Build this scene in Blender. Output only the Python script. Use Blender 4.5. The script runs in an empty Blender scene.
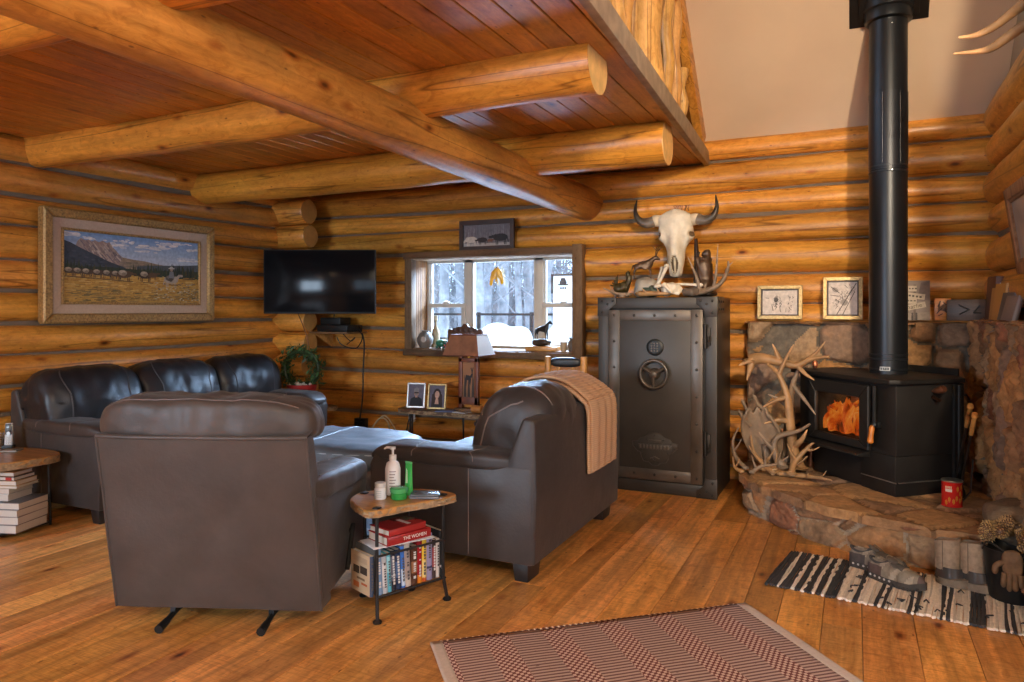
import bpy, bmesh, math, random
from mathutils import Vector, Matrix, Euler, noise
random.seed(7)
R = math.radians
S = bpy.context.scene
COL = S.collection
PI = math.pi
V = Vector

# ------------------------------------------------------------ mesh builder
class MB:
    def __init__(s):
        s.v = []; s.f = []; s.c = []; s.r = []; s.m = []
        s.col = (1, 1, 1); s.rnd = 0.0; s.mi = 0
    def mark(s): return len(s.v)
    def xf(s, k, M):
        for i in range(k, len(s.v)): s.v[i] = M @ V(s.v[i])
        return s
    def add(s, vs, fs, col=None, rnd=None):
        k = len(s.v); s.v.extend(V(p) for p in vs)
        c = col or s.col; r = s.rnd if rnd is None else rnd
        for f in fs:
            s.f.append([k + i for i in f]); s.c.append(c); s.r.append(r); s.m.append(s.mi)
        return s
    def box(s, x0, x1, y0, y1, z0, z1, bev=0, col=None, rnd=None, seg=2):
        bm = bmesh.new(); bmesh.ops.create_cube(bm, size=1)
        for v in bm.verts:
            v.co = V(((x0+x1)/2 + v.co.x*(x1-x0), (y0+y1)/2 + v.co.y*(y1-y0), (z0+z1)/2 + v.co.z*(z1-z0)))
        if bev: bmesh.ops.bevel(bm, geom=bm.edges[:], offset=bev, segments=seg, profile=.5, affect='EDGES')
        return s.bm(bm, col, rnd)
    def bm(s, bm, col=None, rnd=None):
        bm.verts.index_update()
        s.add([v.co.copy() for v in bm.verts], [[v.index for v in f.verts] for f in bm.faces], col, rnd)
        bm.free(); return s
    def tube(s, pts, rad, n=10, col=None, rnd=None, caps=True, wob=0, seed=0):
        pts = [V(p) for p in pts]
        if not hasattr(rad, '__len__'): rad = [rad]*len(pts)
        t0 = (pts[1]-pts[0]).normalized()
        up = V((0, 0, 1)) if abs(t0.z) < .9 else V((1, 0, 0))
        a = t0.cross(up).normalized(); vs = []; fs = []
        for i, p in enumerate(pts):
            t = (pts[min(i+1, len(pts)-1)] - pts[max(i-1, 0)]).normalized()
            a = (a - t*a.dot(t)).normalized(); b = t.cross(a)
            for j in range(n):
                th = 2*PI*j/n; d = a*math.cos(th) + b*math.sin(th); r = rad[i]
                if wob: r *= 1 + wob*noise.noise(p*2.3 + d*.8 + V((seed*3.1, seed, 0)))
                vs.append(p + d*r)
        L = len(pts)
        for i in range(L-1):
            for j in range(n):
                fs.append((i*n+j, i*n+(j+1) % n, (i+1)*n+(j+1) % n, (i+1)*n+j))
        if caps: fs.append(tuple(range(n))[::-1]); fs.append(tuple((L-1)*n+j for j in range(n)))
        return s.add(vs, fs, col, rnd)
    def lathe(s, prof, n=20, c=(0, 0, 0), col=None, caps=True):
        vs = []; fs = []; L = len(prof)
        for r, z in prof:
            for j in range(n):
                th = 2*PI*j/n; vs.append((c[0]+r*math.cos(th), c[1]+r*math.sin(th), c[2]+z))
        for i in range(L-1):
            for j in range(n):
                fs.append((i*n+j, i*n+(j+1) % n, (i+1)*n+(j+1) % n, (i+1)*n+j))
        if caps: fs.append(tuple(range(n))[::-1]); fs.append(tuple((L-1)*n+j for j in range(n)))
        return s.add(vs, fs, col)
    def prism(s, poly, a, b, axis='z', bev=0, col=None, rnd=None, seg=2):
        mp = {'z': lambda p, h: (p[0], p[1], h), 'y': lambda p, h: (p[0], h, p[1]), 'x': lambda p, h: (h, p[0], p[1])}[axis]
        bm = bmesh.new(); n = len(poly)
        A = [bm.verts.new(mp(p, a)) for p in poly]; B = [bm.verts.new(mp(p, b)) for p in poly]
        bm.faces.new(A); bm.faces.new(B[::-1])
        for i in range(n): bm.faces.new((A[i], B[i], B[(i+1) % n], A[(i+1) % n]))
        bmesh.ops.recalc_face_normals(bm, faces=bm.faces[:])
        if bev: bmesh.ops.bevel(bm, geom=bm.edges[:], offset=bev, segments=seg, profile=.5, affect='EDGES')
        return s.bm(bm, col, rnd)
    def grid(s, fn, nu, nv, col=None, colfn=None, closed=False):
        vs = [fn(i/nu, j/nv) for j in range(nv+1) for i in range(nu+1)]
        k = len(s.v); s.v.extend(V(p) for p in vs)
        for j in range(nv):
            for i in range(nu):
                q = [j*(nu+1)+i, j*(nu+1)+i+1, (j+1)*(nu+1)+i+1, (j+1)*(nu+1)+i]
                s.f.append([k+t for t in q]); s.r.append(s.rnd); s.m.append(s.mi)
                s.c.append(colfn((i+.5)/nu, (j+.5)/nv) if colfn else (col or s.col))
        return s
    def pillow(s, c, sz, p=5, n=14, puff=.0, wr=0, ws=6, seed=0, col=None, shape=None):
        """puffy rounded block; returns the surface function"""
        c = V(c); h = V(sz)/2
        def surf(q):
            q = V(q); m = (abs(q.x)**p + abs(q.y)**p + abs(q.z)**p)**(1/p); w = q/m
            o = V((w.x*h.x, w.y*h.y, w.z*h.z))
            if puff:
                g = (1-min(1, w.x*w.x))*(1-min(1, w.z*w.z)) + .0; o.y *= 1 + puff*g
                g2 = (1-min(1, w.x*w.x))*(1-min(1, w.y*w.y)); o.z *= 1 + puff*.4*g2
            if wr:
                d = noise.noise(V((o.x*ws, o.y*ws, o.z*ws*.6)) + V((seed*7.3, seed*1.7, 3)))
                d += .5*noise.noise(V((o.x*ws*2.6, o.y*ws*2.2, o.z*ws*1.2)) + V((seed, 5, 1)))
                o += w.normalized()*(wr*d)
            if shape: o = V(shape(o))
            return o + c
        vs = []; idx = {}; fs = []
        def vid(q):
            k = tuple(round(t, 5) for t in q)
            if k not in idx: idx[k] = len(vs); vs.append(surf(q))
            return idx[k]
        for ax in range(3):
            for sg in (-1, 1):
                for i in range(n):
                    for j in range(n):
                        cs = []
                        for a, b in ((i, j), (i+1, j), (i+1, j+1), (i, j+1)):
                            q = [0, 0, 0]; q[ax] = sg
                            q[(ax+1) % 3] = math.tan((2*a/n-1)*PI/4); q[(ax+2) % 3] = math.tan((2*b/n-1)*PI/4)
                            cs.append(vid(q))
                        fs.append(cs if sg > 0 else cs[::-1])
        s.add(vs, fs, col)
        return surf
    def seam(s, surf, qs, r=.003, col=(4.2, 3.9, 3.6), m=10):
        pts = []
        for a, b in zip(qs[:-1], qs[1:]):
            for t in range(m): pts.append(surf(V(a).lerp(V(b), t/m)))
        pts.append(surf(qs[-1])); return s.tube(pts, r, 5, col=col)
    def build(s, name, mats, parent=None, ang=40, loc=None, rot=None):
        me = bpy.data.meshes.new(name); me.from_pydata([tuple(p) for p in s.v], [], s.f)
        if not isinstance(mats, (list, tuple)): mats = [mats]
        for m in mats: me.materials.append(m)
        a = me.attributes.new('Col', 'FLOAT_COLOR', 'FACE')
        fl = []
        for c in s.c: fl += [c[0], c[1], c[2], 1]
        a.data.foreach_set('color', fl)
        a = me.attributes.new('Rnd', 'FLOAT', 'FACE'); a.data.foreach_set('value', s.r)
        me.polygons.foreach_set('material_index', s.m)
        if ang:
            me.polygons.foreach_set('use_smooth', [True]*len(me.polygons))
            me.set_sharp_from_angle(angle=R(ang))
        me.update(); me.validate()
        o = bpy.data.objects.new(name, me); COL.objects.link(o)
        if parent: o.parent = parent
        if loc: o.location = loc
        if rot: o.rotation_euler = rot
        return o

def tag(o, label=None, cat=None, group=None, kind=None):
    if label: o['label'] = label
    if cat: o['category'] = cat
    if group: o['group'] = group
    if kind: o['kind'] = kind
    return o
def thing(name, label, cat, loc=(0, 0, 0), rz=0, group=None):
    o = bpy.data.objects.new(name, None); COL.objects.link(o)
    o.location = loc; o.rotation_euler = (0, 0, rz); o.empty_display_size = .1
    return tag(o, label, cat, group)
def copy_tree(o, parent=None, loc=None, rz=None):
    c = o.copy(); COL.objects.link(c)
    if parent: c.parent = parent
    if loc is not None: c.location = loc
    if rz is not None: c.rotation_euler = (0, 0, rz)
    for ch in list(o.children): copy_tree(ch, c)
    return c
def struct(o, label=None): return tag(o, label, None, None, 'structure')
def skin(name, pts, edges, rad, m, parent=None, sub=1, root=0):
    me = bpy.data.meshes.new(name); me.from_pydata(pts, edges, [])
    m = m.copy(); mx = [n for n in m.node_tree.nodes if n.type == 'MIX' and any(l.from_node.type == 'ATTRIBUTE' for i in n.inputs for l in i.links)][0]
    for l in list(mx.inputs[7].links): m.node_tree.links.remove(l)
    mx.inputs[7].default_value = (1, 1, 1, 1)
    o = bpy.data.objects.new(name, me); COL.objects.link(o); me.materials.append(m)
    bm = bmesh.new(); bm.from_mesh(me); L = bm.verts.layers.skin.verify()
    for i, v in enumerate(bm.verts):
        r = rad[i]; v[L].radius = (r, r) if not hasattr(r, '__len__') else r
        v[L].use_root = (i == root)
    bm.to_mesh(me); bm.free()
    md = o.modifiers.new('skin', 'SKIN'); md.use_smooth_shade = True; md.branch_smoothing = .3
    md = o.modifiers.new('sub', 'SUBSURF'); md.levels = sub; md.render_levels = sub
    if parent: o.parent = parent
    return o
def chain(*n): return [(n[i], n[i+1]) for i in range(len(n)-1)]
def lerp(a, b, t): return a+(b-a)*t
def bez(p0, p1, p2, n=10):
    p0, p1, p2 = V(p0), V(p1), V(p2)
    return [p0*(1-t)**2 + p1*2*t*(1-t) + p2*t*t for t in [i/n for i in range(n+1)]]
def smooth_path(P, n=6):
    P = [V(p) for p in P]; out = []
    for i in range(len(P)-1):
        a, b, c, d = P[max(i-1, 0)], P[i], P[i+1], P[min(i+2, len(P)-1)]
        for k in range(n):
            t = k/n
            out.append(.5*((2*b)+(-a+c)*t+(2*a-5*b+4*c-d)*t*t+(-a+3*b-3*c+d)*t**3))
    out.append(P[-1]); return out

# ------------------------------------------------------------ materials
class N:
    def __init__(s, name):
        s.m = bpy.data.materials.new(name); s.m.use_nodes = True; s.t = s.m.node_tree; s.b = s.t.nodes['Principled BSDF']
    def n(s, ty, **k):
        x = s.t.nodes.new(ty)
        for a, b in k.items():
            if a.startswith('i_'):
                key = a[2:]; x.inputs[int(key) if key.isdigit() else key.replace('_', ' ')].default_value = b
            else: setattr(x, a, b)
        return x
    def l(s, a, b): s.t.links.new(a, b)
    def mul(s, a, b, f=1.0, mode='MULTIPLY'):
        x = s.n('ShaderNodeMix', data_type='RGBA', blend_type=mode); x.inputs[0].default_value = f
        for sock, val in ((x.inputs[6], a), (x.inputs[7], b)):
            if isinstance(val, (tuple, list)): sock.default_value = (*val[:3], 1)
            else: s.l(val, sock)
        return x.outputs[2]
    def ramp(s, fac, stops):
        x = s.n('ShaderNodeValToRGB'); cr = x.color_ramp
        while len(cr.elements) < len(stops): cr.elements.new(.5)
        for e, (p, c) in zip(cr.elements, stops):
            e.position = p; e.color = (*c, 1) if hasattr(c, '__len__') else (c, c, c, 1)
        s.l(fac, x.inputs[0]); return x.outputs[0]
    def coords(s, scale=(1, 1, 1), rnd=0):
        tc = s.n('ShaderNodeTexCoord'); mp = s.n('ShaderNodeMapping'); mp.inputs['Scale'].default_value = scale
        s.l(tc.outputs['Object'], mp.inputs[0])
        if rnd:
            at = s.n('ShaderNodeAttribute', attribute_name='Rnd'); sc = s.n('ShaderNodeVectorMath', operation='SCALE')
            cb = s.n('ShaderNodeCombineXYZ')
            for i in range(3): s.l(at.outputs['Fac'], cb.inputs[i])
            s.l(cb.outputs[0], sc.inputs[0]); sc.inputs['Scale'].default_value = rnd
            ad = s.n('ShaderNodeVectorMath', operation='ADD'); s.l(mp.outputs[0], ad.inputs[0]); s.l(sc.outputs[0], ad.inputs[1])
            return ad.outputs[0]
        return mp.outputs[0]
    def noise(s, vec, sc=5, det=4, rough=.55, dist=0):
        x = s.n('ShaderNodeTexNoise'); x.inputs['Scale'].default_value = sc; x.inputs['Detail'].default_value = det
        x.inputs['Roughness'].default_value = rough; x.inputs['Distortion'].default_value = dist
        s.l(vec, x.inputs['Vector']); return x.outputs['Fac']
    def bump(s, h, st=.3, d=.01):
        x = s.n('ShaderNodeBump'); x.inputs['Strength'].default_value = st; x.inputs['Distance'].default_value = d
        s.l(h, x.inputs['Height']); s.l(x.outputs[0], s.b.inputs['Normal'])
    def base(s, c):
        at = s.n('ShaderNodeAttribute', attribute_name='Col')
        s.l(s.mul(c, at.outputs['Color']), s.b.inputs['Base Color'])
    def set(s, **k):
        for a, b in k.items(): s.b.inputs[a.replace('_', ' ')].default_value = b
        return s

def plain(name, c, rough=.5, metal=0, var=.25, sc=9, bump=0, bsc=60, bd=.004, **k):
    x = N(name); co = x.coords()
    f = x.noise(co, sc, 4)
    x.base(x.mul(c, x.ramp(f, [(.25, 1-var), (.75, 1+var)])))
    x.set(Roughness=rough, Metallic=metal, **k)
    if bump: x.bump(x.noise(co, bsc, 3), bump, bd)
    return x.m
def wood(name, c, axis=0, rough=.4, grain=.35, knots=True, sc=1.0, coat=0.0, crack=True, along=.7, saw=0):
    x = N(name); s3 = [9*sc]*3; s3[axis] = along*sc
    co = x.coords(s3, 31)
    f = x.noise(co, 1.6, 6, .6, .6)
    col = x.mul(c, x.ramp(f, [(.2, 1-grain*1.3), (.5, 1), (.8, 1+grain)]))
    fine = [40*sc]*3; fine[axis] = 1.4*sc
    f2 = x.noise(x.coords(fine, 17), 1.0, 4, .6)
    col = x.mul(col, x.ramp(f2, [(.3, (.84, .80, .74)), (.6, (1.04, 1.04, 1.04))]))
    big = x.noise(x.coords((.9, .9, .9), 5), 1.3, 2)
    col = x.mul(col, x.ramp(big, [(.3, (.80, .74, .66)), (.7, (1.12, 1.12, 1.1))]))
    if knots:
        k3 = [3.4*sc]*3; k3[axis] = 1.5*sc
        vo = x.n('ShaderNodeTexVoronoi'); x.l(x.coords(k3, 7), vo.inputs['Vector']); vo.inputs['Scale'].default_value = 1.6
        col = x.mul(col, x.ramp(vo.outputs['Distance'], [(.04, (.16, .08, .04)), (.085, (.62, .42, .28)), (.17, (1, 1, 1))]))
    if crack:
        c3 = [5*sc]*3; c3[axis] = .22
        cr = x.noise(x.coords(c3, 13), 1.0, 2)
        col = x.mul(col, x.ramp(cr, [(.49, (1, 1, 1)), (.5, (.22, .14, .09)), (.51, (1, 1, 1))]), .8)
    if knots:
        p3 = [15*sc]*3; p3[axis] = 7*sc
        vp = x.n('ShaderNodeTexVoronoi'); x.l(x.coords(p3, 3), vp.inputs['Vector']); vp.inputs['Scale'].default_value = 1.0
        col = x.mul(col, x.ramp(vp.outputs['Distance'], [(.05, (.22, .12, .06)), (.10, (1, 1, 1))]), .75)
        m3 = [22*sc]*3; m3[axis] = 9*sc
        mo = x.noise(x.coords(m3, 23), 1.0, 5, .7, 1.2)
        col = x.mul(col, x.ramp(mo, [(.36, (.80, .72, .62)), (.5, (1, 1, 1)), (.66, (1.14, 1.16, 1.2))]))
    if saw:
        s4 = [5, 5, 5]; s4[axis] = 75; sw = x.noise(x.coords(s4, 11), 1.0, 3, .6, 2.0)
        col = x.mul(col, x.ramp(sw, [(.40, (.74, .68, .60)), (.52, (1.03, 1.03, 1.03))]), saw)
    x.base(col); x.set(Roughness=rough, Coat_Weight=coat, Coat_Roughness=.25)
    x.bump(f2, .2, .005)
    return x.m
def leather(name, c, rough=.42, var=.35, sheen=.0):
    x = N(name); co = x.coords()
    f = x.noise(co, 3.2, 5, .6, .3)
    x.base(x.mul(c, x.ramp(f, [(.25, 1-var), (.75, 1+var)])))
    r = x.noise(co, 7, 3); mr = x.n('ShaderNodeMapRange'); mr.inputs['To Min'].default_value = rough-.1; mr.inputs['To Max'].default_value = rough+.13
    x.l(r, mr.inputs['Value']); x.l(mr.outputs[0], x.b.inputs['Roughness'])
    x.bump(x.noise(co, 17, 9, .68), .32, .008); x.set(Sheen_Weight=sheen, Sheen_Roughness=.45)
    return x.m
def emis(name, c, st):
    x = N(name); x.set(Emission_Color=(*c, 1), Emission_Strength=st); x.base(c); return x.m
def glassy(name, tint=(.95, .97, 1), gl=.06, rough=.02):
    x = N(name); t = x.n('ShaderNodeBsdfTransparent'); t.inputs[0].default_value = (*tint, 1)
    g = x.n('ShaderNodeBsdfGlossy'); g.inputs['Roughness'].default_value = rough
    mx = x.n('ShaderNodeMixShader'); mx.inputs[0].default_value = gl
    x.l(t.outputs[0], mx.inputs[1]); x.l(g.outputs[0], mx.inputs[2])
    x.l(mx.outputs[0], x.t.nodes['Material Output'].inputs[0]); x.t.nodes.remove(x.b); return x.m

AMB = (.61, .268, .046)
M = {}
M['logx'] = wood('log_wood_x', AMB, 0, .38, .34, coat=.04)
M['logy'] = wood('log_wood_y', AMB, 1, .38, .34, coat=.04)
M['logz'] = wood('log_wood_z', (.62, .34, .10), 2, .38, .2)
M['joist'] = wood('joist_wood', (.65, .285, .042), 0, .36, .26, coat=.05)
M['beam'] = wood('beam_wood', (.54, .235, .044), 1, .34, .28, coat=.12)
M['plank'] = wood('loft_plank', (.54, .225, .04), 1, .34, .30, coat=.08, crack=False)
M['floor'] = wood('floor_wood', (.70, .315, .085), 1, .36, .42, coat=.03, crack=False, along=.5, knots=True, saw=.8)
M['endgrain'] = plain('log_end', (.72, .46, .16), .5, var=.2, sc=14)
M['chink'] = plain('chinking', (.15, .11, .075), .9, var=.2)
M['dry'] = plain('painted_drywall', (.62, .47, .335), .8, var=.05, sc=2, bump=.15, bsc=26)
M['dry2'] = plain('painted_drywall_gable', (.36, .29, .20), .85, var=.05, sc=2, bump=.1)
M['barn'] = wood('barn_wood', (.145, .085, .042), 0, .75, .4, crack=False)
M['barnz'] = wood('barn_wood_upright', (.145, .085, .042), 2, .75, .4, crack=False)
M['grey'] = plain('weathered_fascia', (.34, .24, .15), .6, var=.3, sc=12)
M['sash'] = plain('window_sash_tan', (.47, .44, .40), .5, var=.06)
M['glass'] = glassy('window_glass')
M['leather'] = leather('brown_grey_leather', (.041, .031, .027), .46, .35, .07)
M['recl'] = leather('recliner_leather', (.056, .040, .032), .50, .34, .08)
M['navy'] = leather('black_leather', (.014, .0135, .015), .38)
M['otto'] = leather('ottoman_leather', (.085, .10, .12), .42, .35, .12)
M['blackwood'] = plain('black_leg', (.016, .013, .012), .45)
M['iron'] = plain('dark_iron', (.035, .03, .027), .5, .7, .3)
M['blackmetal'] = plain('matte_black_metal', (.012, .012, .012), .45, .3, .2)
M['pipe'] = plain('stove_pipe_black', (.02, .022, .026), .36, .6, .12, sc=4)
M['stove'] = plain('stove_black_steel', (.013, .011, .010), .55, .2, .3)
M['safe'] = plain('safe_charcoal', (.044, .037, .031), .45, .3, .25, sc=3)
M['safe2'] = plain('safe_grey_strap', (.105, .085, .068), .38, .5, .4, sc=4)
M['chrome'] = plain('worn_steel', (.45, .43, .40), .3, .9, .1)
M['stone'] = None
M['bone'] = plain('bone', (.68, .60, .48), .6, var=.2, sc=14, bump=.2)
M['horn'] = plain('dark_horn', (.035, .028, .022), .4, var=.4, sc=20, bump=.3)
M['antler'] = plain('antler', (.33, .18, .075), .5, var=.4, sc=11, bump=.3, bsc=40)
M['antlerg'] = plain('grey_antler', (.22, .15, .095), .55, var=.4, sc=11, bump=.3, bsc=40)
M['bronze'] = plain('bronze', (.072, .038, .02), .42, .25, .5, sc=30)
M['gold'] = plain('gilt_frame', (.34, .19, .06), .45, .35, .6, sc=70, bump=.6, bsc=110)
M['mat'] = plain('linen_mat', (.46, .33, .24), .9, var=.1, sc=60)
M['paint'] = plain('paint_layer', (1, 1, 1), .7, var=.22, sc=38)
M['paper'] = plain('paper', (.75, .72, .66), .8, var=.05)
M['slab'] = wood('slab_wood', (.50, .25, .07), 0, .35, .4, coat=.3, crack=False)
M['slabdark'] = wood('slab_wood_dark', (.16, .085, .04), 0, .45, .4, crack=False)
M['bark'] = plain('bark_edge', (.30, .19, .10), .8, var=.5, sc=40, bump=.8, bsc=50)
M['white'] = plain('white_plastic', (.78, .76, .72), .35, var=.03)
M['any'] = plain('painted_surface', (1, 1, 1), .5, var=.06)
M['gloss'] = plain('glossy_surface', (1, 1, 1), .22, var=.04)
M['cloth'] = plain('fabric', (1, 1, 1), .9, var=.15, sc=60, bump=.3, bsc=140)
M['screen'] = plain('tv_screen', (.006, .006, .007), .13, 0, .02, Specular_IOR_Level=.12)
M['leaf'] = plain('wreath_leaf', (.035, .075, .022), .5, var=.6, sc=30)
M['snow'] = plain('snow', (.85, .88, .93), .8, var=.06, sc=1)
M['treebark'] = plain('winter_bark', (.30, .30, .31), .9, var=.5, sc=3)
M['brass'] = plain('yellow_brass', (.75, .42, .05), .35, .4, .2)
M['copper'] = plain('copper_brown', (.16, .06, .03), .35, .6, .3)
M['shoe'] = plain('shoe_fabric', (1, 1, 1), .75, var=.3, sc=30, bump=.3, bsc=80)
LIGHTS = dict(rear=50, bay=105, rear2=300, back=2200, pend_fill=[(.9, -.9, 3.1, 260), (2.8, .2, 3.1, 170)], spots=[((1.5, -.6, 3.3), (-.15, 6.3, 2.2), 1500, 48)], can_fills=[(-3.2, .8, 6), (-3.4, -1.8, 12)], sky=4.8, exp=0.0)
# ------------------------------------------------------------ camera
cam = bpy.data.cameras.new('camera'); camo = bpy.data.objects.new('camera', cam); COL.objects.link(camo)
cam.sensor_width = 36; cam.lens = 725/1024*36; cam.shift_y = -31/1024; cam.clip_start = .05
camo.location = (0, 0, 1.43); camo.rotation_euler = (R(90), 0, R(25.3)); S.camera = camo

def hue(j=.18, g=0):
    a = 1 + random.uniform(-j, j); return (a, a*(1+random.uniform(-.06, .06)), a*(1+random.uniform(-.1, .1)))
XL, XR, YB = -5.62, .995, 6.45       # log axes of the three visible walls
WX0, WX1, WZ0, WZ1 = -4.13, -2.30, 1.0, 2.0

# ------------------------------------------------------------ floor
def floor():
    b = MB(); x = -6.0
    while x < 5.0:
        w = random.choice((.165, .19, .215)); y = -3.6 + random.uniform(-2, 0)
        while y < 6.6:
            l = random.uniform(1.9, 4.2); c = hue(.27); t = random.random()
            c = tuple(a*k for a, k in zip(c, (1, .95+.12*t, .86+.3*t)))
            b.box(x+.0012, x+w-.0012, max(y, -3.6)+.001, min(y+l, 6.6)-.001, -.04, random.uniform(-.0012, 0), .0016, c, random.random()*9, 1)
            y += l
        x += w
    b.box(-6, 5, -3.6, 6.6, -.12, -.035, 0, (.12, .1, .09))
    return struct(b.build('floor', M['floor'], ang=30))
floor()

# ------------------------------------------------------------ log walls
def log_mesh(b, axis, a0, a1, fixed, z0, z1, seed, cut=None, r=None, n=26, fx=None):
    """one log between chink heights z0, z1; cut = (from, to, zlo, zhi) window opening it must stay out of"""
    zc = (z0+z1)/2; r = r or (z1-z0)/2 - .004
    segs = [(a0, a1)]
    if cut and cut[2]-.02 < zc < cut[3]-.02: segs = [(a0, cut[0]-.01), (cut[1]+.01, a1)]
    c = hue(.13); rn = random.random()*9
    for s0, s1 in segs:
        L = max(3, int((s1-s0)/.14)); k = b.mark()
        ph = random.random()*9
        pts = []; rad = []
        for i in range(L+1):
            a = lerp(s0, s1, i/L)
            dz = .012*math.sin(a*1.1+ph); df = .012*math.sin(a*.8+ph*2)
            rr = r*(1 + .035*math.sin(a*.9+ph*1.7) + .02*noise.noise(V((a*2.2, seed*3.3, 1))))
            pts.append((a, fixed+df, zc+dz) if axis == 'x' else (fixed+df, a, zc+dz)); rad.append(rr)
        b.tube(pts, rad, n, c, rn, True, .05, seed)
        for i in range(k, len(b.v)):
            p = b.v[i]; a = p.x if axis == 'x' else p.y
            p.z = min(max(p.z, z0+.001), z1-.001)
            if cut and cut[0]-.02 < a < cut[1]+.02:
                if zc < cut[2]: p.z = min(p.z, cut[2])
                if zc > cut[3]-.03: p.z = max(p.z, cut[3])
CB = [-.12, .10, .33, .55, .775, 1.01, 1.245, 1.48, 1.73, 2.005, 2.24, 2.44, 2.72, 2.92]
b = MB()
for i in range(len(CB)-1): log_mesh(b, 'x', -5.75, 1.15, YB, CB[i], CB[i+1], i+1, (WX0, WX1, WZ0, WZ1))
wb = struct(b.build('wall_back', M['logx'], ang=50))
b = MB()
for x0, x1, z0, z1 in ((-5.9, WX0, -.1, 2.92), (WX1, 1.2, -.1, 2.92), (WX0, WX1, -.1, WZ0), (WX0, WX1, WZ1, 2.92)): b.box(x0, x1, YB-.034, YB+.16, z0, z1)
b.build('chinking', M['chink'], wb)
CLF = [-.22, 0, .235, .46, .68, .885, 1.11, 1.33, 1.56, 1.80, 2.06, 2.29, 2.52, 2.75, 3.0]
b = MB()
for i in range(len(CLF)-1): log_mesh(b, 'y', -3.6, 6.5, XL, CLF[i], CLF[i+1], i+40)
wl = struct(b.build('wall_left', M['logy'], ang=50))
b = MB(); b.box(XL-.16, XL+.034, -3.6, 6.6, -.1, 3.9); b.build('chinking', M['chink'], wl)
CRT = [1.2, 1.43, 1.71, 1.98, 2.21, 2.47, 2.72, 3.0]
b = MB()
for i in range(len(CRT)-1): log_mesh(b, 'y', 3.3, 6.5, XR, CRT[i], CRT[i+1], i+80)
wr = struct(b.build('wall_right', M['logy'], ang=50))
b = MB(); b.box(XR-.034, XR+.16, 3.34, 6.6, -.1, 3.0); b.build('chinking', M['chink'], wr)
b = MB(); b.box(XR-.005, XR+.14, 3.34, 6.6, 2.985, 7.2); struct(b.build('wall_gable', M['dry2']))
# stub of crossing logs beside the television
b = MB(); e = MB()
ST = [.02, .26, .50, .73, .97, 1.2, 1.43, 1.67, 1.88, 2.08, 2.33, 2.6]
for i in range(len(ST)-1):
    zc = (ST[i]+ST[i+1])/2; r = (ST[i+1]-ST[i])/2-.002; x1 = -5.17+random.uniform(-.03, .03)
    b.tube([(-5.6, 5.98, zc), (x1-.015, 5.98, zc), (x1, 5.98, zc)], [r, r, r*.93], 24, hue(.12), random.random()*9)
    e.tube([(x1-.004, 5.98, zc), (x1+.002, 5.98, zc)], r*.92, 24, (.62, .5, .4))
st = struct(b.build('wall_stub', M['logx'], ang=50)); e.build('log_end', M['endgrain'], st)

# unseen sides of the room: gable side bay, rear wall with two windows
def pane_wall(name, fixed, axis, a0, a1, z0, z1, wins, m):
    b = MB()
    def bx(p0, p1, q0, q1):
        if p1-p0 < .01 or q1-q0 < .01: return
        if axis == 'x': b.box(p0, p1, fixed-.1, fixed+.1, q0, q1)
        else: b.box(fixed-.1, fixed+.1, p0, p1, q0, q1)
    p = a0
    for (w0, w1, h0, h1) in wins: bx(p, w0, z0, z1); bx(w0, w1, z0, h0); bx(w0, w1, h1, z1); p = w1
    bx(p, a1, z0, z1)
    return struct(b.build(name, m))
pane_wall('wall_rear', -3.6, 'x', -5.8, 4.8, 0, 7.4, [(-4.6, -2.9, .9, 2.1), (.2, 3.6, .9, 2.3)], M['dry'])
pane_wall('wall_bay', 4.7, 'y', -3.6, 3.4, 0, 7.4, [(-1.8, 2.6, .7, 2.4)], M['dry'])
b = MB(); b.box(XR+.1, 4.8, 3.34, 3.5, 0, 7.2); struct(b.build('wall_return', M['dry']))

# ------------------------------------------------------------ sloped ceiling (45 degrees up from the eave log), planked over the loft
RY, RZ = 1.9, 7.37
def slope(x0, x1, y0, z0, y1, z1, m, name, t=.12):
    b = MB(); b.prism([(y0, z0), (y1, z1), (y1, z1+t), (y0, z0+t)], x0, x1, 'x'); return struct(b.build(name, m))
slope(-1.19, 4.8, 6.42, 2.85, RY, RZ, M['dry'], 'ceiling')
slope(-1.19, 4.8, -3.7, 3.2, RY, RZ, M['dry'], 'ceiling_front_slope')
slope(-5.9, -1.19, 6.42, 2.85, RY, RZ, M['plank'], 'ceiling_loft_slope')
slope(-5.9, -1.19, -3.7, 3.2, RY, RZ, M['plank'], 'ceiling_loft_front_slope')
# rake board where the drywall meets the loft's planked slope
b = MB(); k = b.mark(); b.box(-.035, .035, 0, 2.6, -.16, .02, .004)
b.xf(k, Matrix.Translation((-1.19, 6.36, 2.93)) @ Matrix.Rotation(R(135), 4, 'X') @ Matrix.Scale(-1, 4, (0, 0, 1)))
struct(b.build('trim_1', M['logy']))

# ------------------------------------------------------------ loft floor planks, edge board, joists, beam
def xe(y): return -1.0-.047*(y-2.79)
def clip(poly):
    out = []
    for i in range(len(poly)):
        p, q = poly[i], poly[(i+1) % len(poly)]
        dp, dq = p[0]-xe(p[1]), q[0]-xe(q[1])
        if dp <= 0: out.append(p)
        if dp*dq < 0:
            t = dp/(dp-dq); out.append((lerp(p[0], q[0], t), lerp(p[1], q[1], t)))
    return out
b = MB(); x = -5.55
while x < -.6:
    w = .145; y = -3.5
    while y < 6.4:
        l = random.uniform(2.5, 4.5); y1 = min(y+l, 6.4)
        poly = clip([(x+.003, y), (x+w-.003, y), (x+w-.003, y1-.003), (x+.003, y1-.003)])
        if len(poly) > 2: b.prism(poly, 2.70, 2.735, 'z', .0035, hue(.16), random.random()*9, 1)
        y = y1
    x += w
b.prism([(-5.55, -3.5), (-.70, -3.5), (-1.17, 6.4), (-5.55, 6.4)], 2.732, 2.77, 'z', 0, (.3, .25, .2))
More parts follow.
